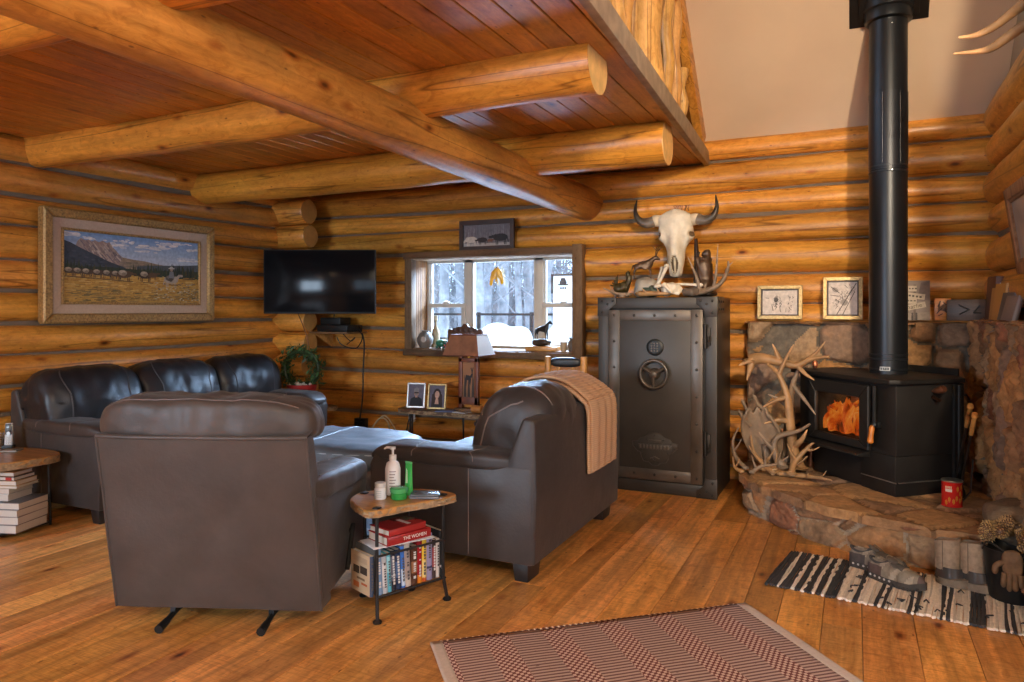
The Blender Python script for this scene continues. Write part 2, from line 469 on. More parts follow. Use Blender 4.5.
struct(b.build('ceiling_loft', M['plank'], ang=25), 'amber tongue and groove planks under the loft')
b = MB(); n = 14
for i in range(1):
    P = [(xe(-3.5)-.01, -3.5), (xe(6.4)-.01, 6.4), (xe(6.4)+.035, 6.4), (xe(-3.5)+.035, -3.5)]
    b.prism(P, 2.675, 2.80, 'z', .006)
struct(b.build('trim_2', M['grey']), 'weathered board along the loft edge')
def joist(y, x1, zc, r, seed):
    b = MB(); L = 44; pts = []; rad = []
    for i in range(L+1):
        x = lerp(-5.66, x1, i/L); pts.append((x, y+.02*math.sin(x*1.2+seed), zc+.012*math.sin(x*.9+seed)))
        rad.append(r*(1+.05*math.sin(x*.7+seed)+.02*noise.noise(V((x*2, seed, 0)))))
    b.tube(pts, rad, 32, hue(.08), random.random()*9, True, .05, seed)
    for p in b.v: p.z = min(p.z, 2.702)
    o = struct(b.build('ceiling_joist', M['joist'], ang=50))
    e = MB(); e.tube([(x1-.003, y+.02*math.sin(x1*1.2+seed), zc), (x1+.004, y+.02*math.sin(x1*1.2+seed), zc)], rad[-1]*.97, 32, (1.05, .95, .9))
    for p in e.v: p.z = min(p.z, 2.699)
    e.build('log_end', M['endgrain'], o)
for i, (y, x1, zc, r) in enumerate([(3.42, -1.15, 2.645, .150), (4.93, -1.16, 2.575, .150), (1.72, -1.09, 2.60, .15), (.35, -1.05, 2.6, .15), (-1.2, -1.0, 2.6, .15), (-2.7, -.95, 2.6, .15)]):
    joist(y, x1, zc, r, i+1.3)
b = MB(); pts = []; rad = []
for i in range(61):
    y = lerp(-3.55, 6.5, i/60); pts.append((-2.25+.012*math.sin(y*.9), y, 2.425+.01*math.sin(y*.7))); rad.append((.132+.0035*max(0, y))*(1+.02*math.sin(y*2.1)))
b.tube(pts, rad, 36, (1, 1, 1), 3.3, True, .04, 5)
struct(b.build('ceiling_beam', M['beam'], ang=50), 'peeled log beam running under the loft joists')

# ------------------------------------------------------------ loft railing
rl = thing('loft_railing', 'peeled log railing with posts and balusters along the loft edge', 'railing')
def vert(name, x, y, z0, z1, r, seed, m='logz', n=14):
    b = MB(); pts = [(x+.01*math.sin(i*1.3+seed), y+.01*math.cos(i+seed), lerp(z0, z1, i/10)) for i in range(11)]
    b.tube(pts, [r*(1+.06*math.sin(i*1.1+seed*2)) for i in range(11)], n, hue(.1), random.random()*9, True, .05, seed); return b.build(name, M[m], rl, 50)
vert('post', -1.20, 4.47, 2.78, 4.0, .125, 1, n=22)
vert('post', -1.10, 2.98, 2.78, 4.0, .115, 2, n=22)
for i, y in enumerate((.9, 1.15, 1.42, 1.7, 1.98, 2.25, 2.52, 3.34, 3.62, 3.88, 5.06, 5.33)):
    vert('baluster', xe(y)-.08, y, 2.79, 3.72, .036+.006*(i % 3), i+5)
vert('baluster', xe(5.66)-.08, 5.66, 2.79, 3.30, .04, 33)
for z, y1 in ((3.74, 5.35),):
    b = MB(); b.tube([(xe(y)-.09, y, z+.008*math.sin(y*2)) for y in [lerp(.5, y1, i/20) for i in range(21)]], .06, 16, (1, 1, 1), 2.2, True, .06, 3); b.build('rail', M['logy'], rl, 50)

# ------------------------------------------------------------ stone veneer
def stone_mat():
    x = N('fieldstone'); co = x.coords()
    f = x.noise(co, 7, 6, .65, .4); g = x.noise(co, 30, 4)
    c = x.mul((1, 1, 1), x.ramp(f, [(.25, (.55, .5, .45)), (.5, (1, 1, 1)), (.75, (1.35, 1.2, 1.02))]))
    c = x.mul(c, x.ramp(g, [(.3, .75), (.7, 1.2)]))
    x.base(c); x.set(Roughness=.85); x.bump(x.noise(co, 26, 6, .7), .7, .02); return x.m
M['stone'] = stone_mat()
PAL = [(.36, .19, .085), (.28, .155, .08), (.41, .225, .095), (.25, .155, .10), (.45, .23, .085), (.29, .125, .065), (.37, .235, .13)]
def stones(b, P, Nf, nu, nv, lu, lv, cell=.27, depth=.07, seed=0, pal=PAL, asp=1.0, edge=True, rough=.012, mortar=(.15, .12, .09)):
    """veneer patch: P(u,v) -> point, Nf(u,v) -> outward direction, lu/lv lengths in metres"""
    def info(u, v):
        q = V((u*lu/cell*asp + seed*11.3, v*lv/cell + seed*5.7, seed*.77+.4))
        q += V((noise.noise(q*1.7), noise.noise(q*1.7+V((9, 0, 0))), 0))*.16
        d, pt = noise.voronoi(q)[:2]
        return d[1]-d[0], pt[0], q
    def fn(u, v):
        g, c, q = info(u, v); h = min(1, g/.16); h = h*h*(3-2*h)
        t = noise.noise(c*3.1)*.5+.6
        tilt = (q-c).x*noise.noise(c*5)*.6 + (q-c).y*noise.noise(c*7)*.6
        d = depth*h*(t+tilt) + rough*noise.noise(q*4) + rough*.6*noise.noise(q*11)
        if edge and (u in (0, 1)): d = min(d, .02)
        return V(P(u, v)) + V(Nf(u, v))*d
    def cf(u, v):
        g, c, q = info(u, v)
        if g < .05: return mortar
        k = pal[int(abs(noise.noise(c*9.7))*997) % len(pal)]; a = 1+.3*noise.noise(c*13)
        return (k[0]*a, k[1]*a, k[2]*a)
    b.grid(fn, nu, nv, colfn=cf)
YS, XS = 6.26, .83       # faces of the stone veneer
b = MB()
stones(b, lambda u, v: (lerp(-.80, .95, u), YS, lerp(.1, 1.33, v)), lambda u, v: (0, -1, 0), 130, 90, 1.75, 1.23, .30, .09, 1)
b.grid(lambda u, v: (lerp(-.82, .95, u), lerp(YS-.075, YB, v)+.02*noise.noise(V((u*14, v, 0)))*(1-v), 1.335+.012*noise.noise(V((u*16, v*4, 3)))+(0 if v > .15 else -.015)), 60, 8, colfn=lambda u, v: PAL[int(u*9) % 7])
b.grid(lambda u, v: (-.80+.012*noise.noise(V((u*9, v*9, 7))), lerp(YS-.03, YB, u), lerp(.1, 1.335, v)), 6, 60, colfn=lambda u, v: PAL[int(v*6) % 7])
ws = struct(b.build('wall_stone_back', M['stone'], ang=60), 'fieldstone veneer behind the wood stove')
b = MB()
stones(b, lambda u, v: (XS, lerp(6.4, 3.6, u), lerp(.1, 1.36, v)), lambda u, v: (-1, 0, 0), 230, 110, 2.8, 1.26, .30, .10, 2, asp=1.2, rough=.03)
b.grid(lambda u, v: (lerp(XS-.09, XR, v)+.03*noise.noise(V((u*22, v, 0)))*(1-v), lerp(6.4, 3.6, u), 1.365+.014*noise.noise(V((u*26, v*4, 3)))+(0 if v > .15 else -.015)), 90, 8, colfn=lambda u, v: PAL[int(u*13) % 7])
struct(b.build('wall_stone_right', M['stone'], ang=60), 'rough fieldstone veneer on the wall beside the stove')
# hearth
HF = smooth_path([(-.80, 6.0, 0), (-.80, 5.62, 0), (-.75, 5.33, 0), (-.55, 5.07, 0), (-.31, 4.83, 0), (-.08, 4.68, 0), (.22, 4.56, 0), (.48, 4.47, 0), (.70, 4.45, 0), (.95, 4.43, 0)], 8)
def along(P, u):
    L = [0]
    for a, c in zip(P[:-1], P[1:]): L.append(L[-1]+(c-a).length)
    t = u*L[-1]
    for i in range(len(P)-1):
        if t <= L[i+1] or i == len(P)-2:
            k = (t-L[i])/(L[i+1]-L[i]); return P[i].lerp(P[i+1], k), (P[i+1]-P[i]).normalized()
HZ = .225
def hp(u, v):
    p, t = along(HF, u); nn = V((t.y, -t.x, 0)); return p + nn*(-.085) + V((0, 0, v*HZ))
def hn(u, v):
    p, t = along(HF, u); return (t.y, -t.x, 0)
b = MB()
stones(b, hp, hn, 220, 30, 2.75, .3, .27, .05, 3, asp=.8, mortar=(.38, .29, .20))
def topf(u, v):
    p, t = along(HF, u); nn = V((t.y, -t.x, 0)); f = p + nn*(-.02+.03*noise.noise(V((u*22, 2, 0)))); q = V((.95, 6.35, 0))
    c = f.lerp(q, max(0, v-.02)/.98)
    ce = V((c.x/.42, c.y/.36, 1.7)); ce += V((noise.noise(ce*1.3), noise.noise(ce*1.3+V((4, 0, 0))), 0))*.2
    d, pt = noise.voronoi(ce)[:2]; g = min(1, (d[1]-d[0])/.10)
    z = HZ + .022*g*(1+.3*noise.noise(pt[0]*5)) + .005*noise.noise(c*9)
    if v < .02: z = HZ-.035; c = c - nn*.02
    return (c.x, c.y, z)
def topc(u, v):
    p = V(topf(u, v)); ce = V((p.x/.42, p.y/.36, 1.7)); ce += V((noise.noise(ce*1.3), noise.noise(ce*1.3+V((4, 0, 0))), 0))*.2
    d, pt = noise.voronoi(ce)[:2]
    k = PAL[int(abs(noise.noise(pt[0]*9.7))*997) % 4]; q = .72 if d[1]-d[0] < .05 else 1.1; return (k[0]*q, k[1]*q, k[2]*q)
b.grid(topf, 200, 70, colfn=topc)
struct(b.build('hearth', M['stone'], ang=60), 'raised fieldstone hearth with a curved front under the wood stove')
# big ledge stone at the end of the hearth
b = MB(); b.pillow((.80, 4.50, .335), (.36, .44, .20), 3.2, 14, 0, .025, 7, 4, (.21, .155, .10)); b.build('ledge_stone', M['stone'], bpy.data.objects['hearth'], 60)
# ------------------------------------------------------------ window
win = MB()   # barnwood casing on the log face
yc = 6.285
win.box(-4.185, -4.10, yc-.02, yc+.07, .99, 2.02, .006, (1, 1, 1), 1)
win.box(-2.345, -2.245, yc-.04, yc+.07, .97, 2.035, .006, (1.2, 1.15, 1.1), 2)
w1 = struct(win.build('window_1', M['barnz']))
b = MB(); b.box(-4.20, -2.25, yc-.025, yc+.065, 1.95, 2.02, .006, (.9, .8, .7), 3); b.build('head_casing', M['barn'], w1)
b = MB(); b.box(-4.20, -2.25, yc-.03, yc+.06, .965, 1.03, .006, (.8, .75, .7), 4); b.build('sill_casing', M['barn'], w1)
b = MB(); b.box(-4.13, -2.30, 6.29, 6.62, 1.005, 1.04, .004, (1.5, 1.4, 1.3), 5); b.build('window_sill', M['barn'], w1)
b = MB()
b.box(-4.13, -2.30, 6.30, 6.62, 1.945, 1.97, 0, (1.9, 1.9, 1.9)); b.box(-2.345, -2.30, 6.3, 6.62, 1.03, 1.98)
k = 0
for i in range(9): b.box(-4.13, -4.105, 6.30+i*.036, 6.333+i*.036, 1.03, 1.975, .003, (1.5+.4*(i % 2), 1.25+.3*(i % 2), 1.0), i)
b.build('reveal_board', M['barnz'], w1)
b = MB()
ys0, ys1 = 6.58, 6.64
def fr(x0, x1, z0, z1, t, y0=ys0, y1=ys1):
    b.box(x0, x1, y0, y1, z1-t, z1, .004); b.box(x0, x1, y0, y1, z0, z0+t, .004)
    b.box(x0, x0+t, y0, y1, z0+t, z1-t, .004); b.box(x1-t, x1, y0, y1, z0+t, z1-t, .004)
fr(-4.11, -2.30, 1.03, 1.955, .035)
b.box(-3.65, -3.56, ys0, ys1, 1.03, 1.97, .004); b.box(-2.86, -2.77, ys0, ys1, 1.03, 1.97, .004)
for x0, x1 in ((-4.09, -3.64), (-2.78, -2.32)):
    fr(x0, x1, 1.05, 1.50, .045, ys0-.015, ys1-.03); fr(x0, x1, 1.46, 1.96, .03, ys0+.015, ys1)
    xm = (x0+x1)/2; b.lathe([(.035, 0), (.035, .018), (.012, .024)], 14, (xm, ys0-.008, 1.5))
fr(-3.575, -2.85, 1.05, 1.96, .022)
b.build('sash', M['sash'], w1)
for x0, x1 in ((-4.07, -3.66), (-3.56, -2.86), (-2.76, -2.34)):
    b = MB(); b.box(x0, x1, 6.603, 6.609, 1.06, 1.955); b.build('pane', M['glass'], w1)
# windows in the walls behind the viewer
M['trimwood'] = wood('window_trim_wood', (.45, .2, .06), 0, .4)
def framewin(name, axis, fixed, a0, a1, z0, z1, nm):
    b = MB()
    def bx(p0, p1, q0, q1):
        if axis == 'x': b.box(p0, p1, fixed-.13, fixed+.13, q0, q1, .005)
        else: b.box(fixed-.13, fixed+.13, p0, p1, q0, q1, .005)
    t = .07
    bx(a0-t, a1+t, z1, z1+t); bx(a0-t, a1+t, z0-t, z0); bx(a0-t, a0, z0, z1); bx(a1, a1+t, z0, z1)
    for i in range(1, nm): x = lerp(a0, a1, i/nm); bx(x-.03, x+.03, z0, z1)
    struct(b.build(name, M['trimwood']))
framewin('window_2', 'x', -3.6, -4.6, -2.9, .9, 2.1, 2)
framewin('window_3', 'x', -3.6, .2, 3.6, .9, 2.3, 3)
framewin('window_4', 'y', 4.7, -1.8, 2.6, .7, 2.4, 4)

# ------------------------------------------------------------ outside the window
def ground(u, v):
    y = lerp(6.9, 70, v*v); x = lerp(-1, 1, u)*(6+y*1.1)-3-y*.35
    return (x, y, lerp(.25, .66, min(1, (y-6.9)/30))+.05*noise.noise(V((x*.3, y*.3, 0))))
b = MB(); b.grid(ground, 40, 40); struct(b.build('ground_snow', M['snow']))
def tree(name, x, y, h, r, seed, label, m='treebark', dense=1):
    rnd = random.Random(seed); b = MB()
    lean = rnd.uniform(-.05, .05)
    pts = [(lean*i*h/8+.1*math.sin(i+seed), .1*math.cos(i*1.3+seed), i*h/8-.4) for i in range(9)]
    b.tube(pts, [r*(1-.1*i) for i in range(9)], 7)
    for i in range(int(26*dense)):
        t = rnd.uniform(.12, .98); p = V(pts[0]).lerp(V(pts[-1]), t); a = rnd.uniform(0, 2*PI); l = h*rnd.uniform(.08, .2)*(1.1-t*.6)
        q = p + V((math.cos(a)*l, math.sin(a)*l, l*rnd.uniform(.3, 1.0)))
        b.tube([p, p.lerp(q, .5)+V((0, 0, -.05)), q], [r*.22, r*.14, r*.05], 4)
        for k in range(3):
            s = p.lerp(q, rnd.uniform(.4, .9)); aa = a+rnd.uniform(-1, 1)
            b.tube([s, s+V((math.cos(aa), math.sin(aa), rnd.uniform(.2, 1)))*l*.45], [r*.09, r*.03], 3)
    o = b.build(name, M[m], None, 60); o.location = (x, y, 0)
    return tag(o, label, 'tree', 'bare trees beyond the fence')
TL = 'bare grey winter tree standing in snow beyond the yard fence'
T = [tree('bare_tree', -12.0, 23, 14, .17, i, TL) if i == 0 else tree('bare_tree', -16+i*1.3, 22+i, 13+i, .13+.03*i, i*7, TL) for i in range(3)]
rt = random.Random(5)
for i in range(26):
    s = T[i % 3]; o = s.copy(); COL.objects.link(o); y = rt.uniform(19, 34)
    t = rt.uniform(-.60, -.30); o.location = (y*t*1.18, y, rt.uniform(-.5, 0)); o.rotation_euler = (0, 0, rt.uniform(0, 6.2)); sc = rt.uniform(.75, 1.25); o.scale = (sc, sc, sc)
b = MB(); rt = random.Random(9)
for i in range(900):
    y = rt.uniform(26, 40); x = y*rt.uniform(-.72, -.28); h = rt.uniform(1.5, 9)*rt.random()+1
    b.tube([(x, y, -.5), (x+rt.uniform(-.8, .8), y, h*.6), (x+rt.uniform(-1.6, 1.6), y, h)], [.04, .03, .012], 3)
    for k in range(3):
        z = h*rt.uniform(.2, .8); b.tube([(x, y, z), (x+rt.uniform(-1.4, 1.4), y, z+rt.uniform(.2, 1.4))], [.02, .008], 3)
tag(b.build('brush', M['treebark'], None, 60), 'thicket of thin bare stems behind the winter trees', 'brush', None, 'stuff')
b = MB(); rt = random.Random(4)
for i in range(170):
    a = rt.uniform(0, 2*PI); e = rt.uniform(.25, 1.4); l = rt.uniform(.9, 1.7)
    d = V((math.cos(a)*math.cos(e), math.sin(a)*math.cos(e), math.sin(e)))
    b.tube([(0, 0, 0), d*l*.6, d*l+V((0, 0, -.15*l))], [.02, .014, .006], 4)
o = b.build('bare_shrub', M['treebark'], None, 60, (-7.75, 17, -.3)); tag(o, 'rounded bare shrub between tree trunks in the snowy yard', 'shrub')
fe = thing('yard_fence', 'dark rail fence crossing the snowy yard outside the window', 'fence')
for i in range(9):
    b = MB(); x = -12+i*1.35; b.tube([(x, 15, -.5), (x, 15, 1.38)], .05, 8); b.build('post', M['iron'], fe)
for z in (1.33, .75):
    b = MB(); b.tube([(-13, 15, z), (-1, 15, z)], .03, 6); b.build('rail', M['iron'], fe)
b = MB(); b.pillow((0, 0, .3), (.95, .9, 1.1), 3, 14, 0, .12, 2, 1, (1, 1, 1)); o = b.build('snow_mound', M['snow'], None, 60, (-5.55, 11.4, .30)); tag(o, 'heaped mound of snow in front of the yard fence', 'snow mound')
b = MB(); b.pillow((0, 0, .2), (.9, .8, .7), 3, 10, 0, .12, 3, 2); o = b.build('snow_mound', M['snow'], None, 60, (-7.3, 12.4, .2)); tag(o, 'small snow heap by the fence beside the window mullion', 'snow mound')
b = MB(); b.pillow((0, 0, .2), (.8, .8, .9), 3, 10, 0, .14, 3, 5); o = b.build('snow_covered_bush', M['snow'], None, 60, (-4.85, 12.4, .45)); tag(o, 'snow covered bush near the white trailer', 'bush')
tr = thing('utility_trailer', 'white enclosed trailer with dark edging parked in snow', 'trailer', (-3.22, 11.0, 0))
b = MB(); b.box(-1.25, 1.6, 0, 3, -.05, 2.0, .03, (.95, .97, 1)); b.build('box_body', M['white'], tr)
b = MB(); b.box(-1.27, 1.6, -.012, .0, 1.985, 2.02, .004); b.box(-1.27, -1.235, -.012, 0, 1.7, 2.0, .004); b.build('edging', M['iron'], tr)
b = MB(); b.box(-1.12, -1.0, -.012, 0, 1.85, 1.90, .006); b.prism([(-1.11, 1.90), (-1.01, 1.90), (-1.03, 1.95), (-1.09, 1.95)], -.012, 0, 'y'); b.box(-1.15, -.97, -.012, 0, 1.83, 1.85)
for i in range(3): b.box(-1.11+.04*i, -1.085+.04*i, -.012, 0, 1.77, 1.80)
b.build('emblem', M['iron'], tr)
b = MB(); b.tube([(-.95, -.03, .98), (-.1, -.03, 1.04)], .015, 6); b.build('door_bar', M['iron'], tr)
for x in (-.3, .9):
    b = MB(); b.lathe([(.05, -.1), (.3, -.1), (.33, -.05), (.33, .05), (.3, .1), (.05, .1)], 18); k = b.xf(0, Matrix.Translation((x, -.08, -.05)) @ Matrix.Rotation(R(90), 4, 'X')); b.build('wheel', M['blackmetal'], tr)
# ------------------------------------------------------------ sofas
def couch(name, label, W, nb, loc, rz, back_m, body_m='leather', hb=.90, cz=.99):
    """front faces local -y, outer back face at y = +.49"""
    t = thing(name, label, 'sofa', loc, R(rz)); h = W/2; L = M[body_m]
    b = MB(); b.prism([(-.44, .11), (.47, .11), (.47, .40), (-.44, .40)], -h+.03, h-.03, 'x', .025); b.build('base', L, t)
    b = MB()   # outer back with sloping wings
    b.prism([(.485, .10), (.495, .45), (.485, hb-.02), (.465, hb), (.42, hb+.003), (.33, .62), (.31, .52), (.31, .12)], -h, h, 'x', .018, None, None, 3)
    sb = b.build('back', L, t)
    for sx in (-1, 1):
        x0, x1 = (h-.22, h) if sx > 0 else (-h, -h+.22)
        b = MB()
        b.prism([(-.485, .10), (.475, .10), (.475, .61), (-.465, .61), (-.50, .55)], x0+(.008 if sx > 0 else -.005), x1+(.005 if sx > 0 else -.008), 'x', .018)
        xe_ = x1-.004 if sx > 0 else x0+.004
        for y in (.12,): b.tube([(xe_+.0095*sx, y, .12), (xe_+.0095*sx, y, .58)], .0022, 5, (4, 3.7, 3.4))
        ar = b.build('arm', L, t)
        b = MB()
        def shp(o):
            d = max(0, (-o.y-.32)/.14); return (o.x, o.y, o.z - .05*min(1.3, d)**2*(1 if o.z > 0 else .4))
        sf = b.pillow(((x0+x1)/2, -.055, .62), (.265, .93, .105), 4.2, 14, 0, .006, 9, sx+3, None, shp)
        for q in (-.35, .45): b.seam(sf, [(-1, q, 0), (-1, q, 1), (1, q, 1), (1, q, 0)], .0025)
        b.build('arm_pad', L, ar)
        for y in (-.40, .40):
            b = MB(); b.prism([(x0+.02, y-.045), (x1-.02, y-.045), (x1-.02, y+.045), (x0+.02, y+.045)], 0, .115, 'z', .006)
            for p in b.v:
                if p.z < .05: p.x = lerp(p.x, (x0+x1)/2, .18); p.y = lerp(p.y, y, .18)
            b.build('leg', M['blackwood'], t)
    iw = (W-.44)/nb
    for i in range(nb):
        xc = -h+.22+iw*(i+.5)
        b = MB(); sf = b.pillow((xc, -.14, .445), (iw-.004, .68, .19), 5, 14, .06, .008, 5, i+1)
        b.seam(sf, [(-1, -.9, .95), (1, -.9, .95)], .0025); b.build('seat_cushion', L, t)
        b = MB()
        if nb == 2: ww, xo, hh_, dp, yc_ = iw+.06, -h+.19+(iw+.03)*(i+.5)+.005, .60, .36, .26
        else: ww, xo, hh_, dp, yc_ = W/3-.004, -h+W/3*(i+.5), .46, .34, .24
        def sh(o):
            y = o.y + .20*o.z; y -= .05*(1 - (o.z/hh_*2)**2) if o.y < 0 else 0
            z = o.z - .02*abs(o.x/(ww/2))**3*(1 if o.z > 0 else 0) - (.10*max(0, o.y/dp*2)**2 if o.z > 0 else 0)
            return (o.x, y, z)
        cq = cz-(.035 if nb == 2 and i == 0 else 0); sf = b.pillow((xo, yc_, cq-hh_/2), (ww, dp, hh_), 5.5, 26, .08, .017, 8, i*3+nb, None, sh)
        for q in (-.62, .62): b.seam(sf, [(q, -1, -.9), (q, -1, .3), (q, -.7, 1), (q, .9, 1)], .005)
        if nb == 2: b.seam(sf, [(-1, -.85, .55), (1, -.85, .55)], .005); b.seam(sf, [(1, -.7, -.9), (1, -.55, .5), (1, .2, .9)], .005)
        b.build('back_cushion', M[back_m], t, 60)
    return t
couch('loveseat', 'grey leather loveseat with a tan knit throw over its back', 1.47, 2, (-2.005, 4.165, 0), -90, 'leather', 'leather', .865, 1.0).scale = (1, 1.05, 1)
couch('sofa', 'long dark leather sofa with three back cushions under the landscape painting', 2.27, 3, (-4.98, 4.29, 0), 90, 'navy', 'leather', .86, 1.005)

# knit throw: two folded layers over the loveseat back
def throw(d, nm):
    prof = smooth_path([(-1.97, 0, .86), (-1.91, 0, .93), (-1.82, 0, .968), (-1.70, 0, .972), (-1.60, 0, .94), (-1.515, 0, .88), (-1.485, 0, .82), (-1.485, 0, .62), (-1.483, 0, .44)], 8)
    b = MB(); n = len(prof)-1
    def outer(u, v):
        i = v*n; k = min(int(i), n-1); p = prof[k].lerp(prof[k+1], i-k); t = (prof[k+1]-prof[k]).normalized(); nn = V((-t.z, 0, t.x))
        if nn.z < 0 and v < .5: nn = -nn
        if v >= .5 and nn.x < 0: nn = -nn
        y = lerp(4.19, 4.67, u) + .012*math.sin(v*9) + .03*(v-.5)
        e = .012+.010*math.sin(PI*u)**.3 + .004*math.sin(u*24+2*math.sin(v*6)) + .0022*math.sin(v*190)*abs(math.sin(u*90))
        return p + nn*(d+e) + V((0, y, 0))
    b.grid(outer, 60, 150)
    o = b.build(nm, M['knit'], None, 60)
    sd = o.modifiers.new('thick', 'SOLIDIFY'); sd.thickness = .016; sd.offset = -1
    return o
x = N('tan_knit'); co = x.coords(); wv = x.n('ShaderNodeTexWave', bands_direction='Z'); wv.inputs['Scale'].default_value = 26; wv.inputs['Distortion'].default_value = 1.5; wv.inputs['Detail Scale'].default_value = 3; x.l(co, wv.inputs[0])
x.base(x.mul((.60, .36, .20), x.ramp(wv.outputs['Fac'], [(.2, .9), (.8, 1.05)]))); x.set(Roughness=.95); x.bump(wv.outputs['Fac'], .25, .004); M['knit'] = x.m
th = throw(.012, 'knit_throw'); tag(th, 'tan knit throw draped over the back of the grey loveseat', 'throw blanket')
th2 = throw(-.006, 'lower_fold'); th2.parent = th; th2.scale = (1, 1, 1); th2.location = (0, -.015, -.012)

# recliner seen from behind; front faces local -y
rc = thing('recliner', 'brown leather rocker recliner seen from behind next to the slab side table', 'armchair', (-2.72, 2.70, 0), R(202))
b = MB()
def rback(u, v):   # flared outer back panel
    z = lerp(.085, .885, v); w = lerp(.474, .462, v); x = lerp(-1, 1, u)
    y = .345 + .17*v + .02*(1-x*x) - .012*abs(x)**8
    if v < .06: z += .012*(1-(x*x)) 
    return (x*w, y+.006*noise.noise(V((x*3, z*4, 1))), z)
b.grid(rback, 36, 30)
b.grid(lambda u, v: V(rback(1-u, v))*1 + V((0, -.14+.05*v, .0)), 12, 12)
for s in (0, 1):
    b.grid(lambda u, v: V(rback(s, v)).lerp(V(rback(s, v))+V((0, -.14+.05*v, 0)), u if s else 1-u), 4, 16)
b.grid(lambda u, v: V(rback(u, 0)).lerp(V(rback(u, 0))+V((0, -.14, 0)), 1-v), 20, 3)
b.grid(lambda u, v: V(rback(u, 1)).lerp(V(rback(u, 1))+V((0, -.09, .02)), v), 20, 3)
b.tube([V(rback(i/30, 1))+V((0, -.005, .002)) for i in range(31)], .011, 8)
for s in (0.0, 1.0): b.tube([V(rback(s, i/24)) for i in range(25)], .006, 6)
b.build('back_panel', M['recl'], rc, 60)
b = MB()
def hsh(o): return (o.x*(1-.05*max(0, o.z)/.1), o.y + .04*abs(o.x/.46)**2*-1, o.z - .02*abs(o.x/.5)**4)
sf = b.pillow((.015, .375, .955), (.965, .31, .20), 4.6, 32, .0, .016, 8, 5, None, hsh)
b.seam(sf, [(-1, .75, .72), (-.5, .72, .78), (0, .7, .80), (.5, .72, .78), (1, .75, .72)], .0028, (2.2, 2.0, 1.9))
b.seam(sf, [(-.6, -.9, .9), (-.6, .70, .78)], .0028, (2.2, 2.0, 1.9)); b.seam(sf, [(.6, -.9, .9), (.6, .70, .78)], .0028, (2.2, 2.0, 1.9))
b.build('head_cushion', M['recl'], rc, 60)
b = MB(); sf = b.pillow((0, .27, .70), (.80, .24, .62), 3.6, 20, .1, .014, 6, 8, None, lambda o: (o.x, o.y+.2*o.z, o.z)); b.build('back_cushion', M['recl'], rc, 60)
b = MB(); b.pillow((0, -.08, .43), (.60, .76, .18), 4.5, 16, .08, .01, 5, 2); b.build('seat_cushion', M['recl'], rc, 60)
b = MB(); b.box(-.30, .30, -.42, .34, .12, .38, .02); b.build('base', M['leather'], rc)
for s in (-1, 1):
    b = MB()
    b.prism([(-.46, .12), (.33, .10), (.42, .62), (-.40, .58), (-.47, .48)], min(s*.30, s*.475), max(s*.30, s*.475), 'x', .03, None, None, 3)
    ar = b.build('arm', M['recl'], rc, 60)
    b = MB()
    sf = b.pillow((s*.395, -.03, .60), (.22, .92, .14), 3.4, 18, 0, .012, 7, s+5, None, lambda o: (o.x, o.y, o.z+.10*o.y-.05*max(0, (-o.y-.30)/.15)**2))
    b.seam(sf, [(-.75, -.95, .9), (-.75, .95, .9)], .0025); b.seam(sf, [(.75, -.95, .9), (.75, .95, .9)], .0025)
    b.build('arm_pad', M['recl'], ar, 60)
    b = MB(); b.tube(smooth_path([(s*.23, .40, .018), (s*.23, .2, .055), (s*.23, -.1, .06), (s*.23, -.40, .03)], 6), .013, 8)
    b.tube([(s*.23, .42, .02), (s*.23, .35, .03)], [.02, .016], 10); b.box(s*.23-.012, s*.23+.012, .12, .3, .04, .16); b.build('rocker_foot', M['blackmetal'], rc)
b = MB(); b.box(-.32, .32, -.52, -.44, .14, .44, .03, None, None, 3); b.build('footrest', M['recl'], rc)
b = MB(); b.tube([(-.462, -.10, .30), (-.49, -.12, .34), (-.50, .02, .16)], .012, 8); b.build('release_lever', M['blackmetal'], rc)

# ottoman
ot = thing('ottoman', 'large blue grey leather ottoman between the sofa and the loveseat', 'ottoman', (-3.62, 4.50, 0), R(8))
b = MB(); b.box(-.58, .58, -.42, .42, .06, .30, .04, None, None, 3); b.build('base', M['otto'], ot)
b = MB(); sf = b.pillow((0, 0, .37), (1.22, .90, .21), 4.2, 26, 0, .018, 5, 3); b.seam(sf, [(-1, -.9, .35), (1, -.9, .35), (1, .9, .35), (-1, .9, .35), (-1, -.9, .35)], .004)
b.seam(sf, [(-.05, -1, 1), (-.05, 1, 1)], .003); b.build('top_cushion', M['otto'], ot, 60)
for x in (-.5, .5):
    for y in (-.35, .35):
        b = MB(); b.box(x-.03, x+.03, y-.03, y+.03, 0, .065, .005); b.build('leg', M['blackwood'], ot)

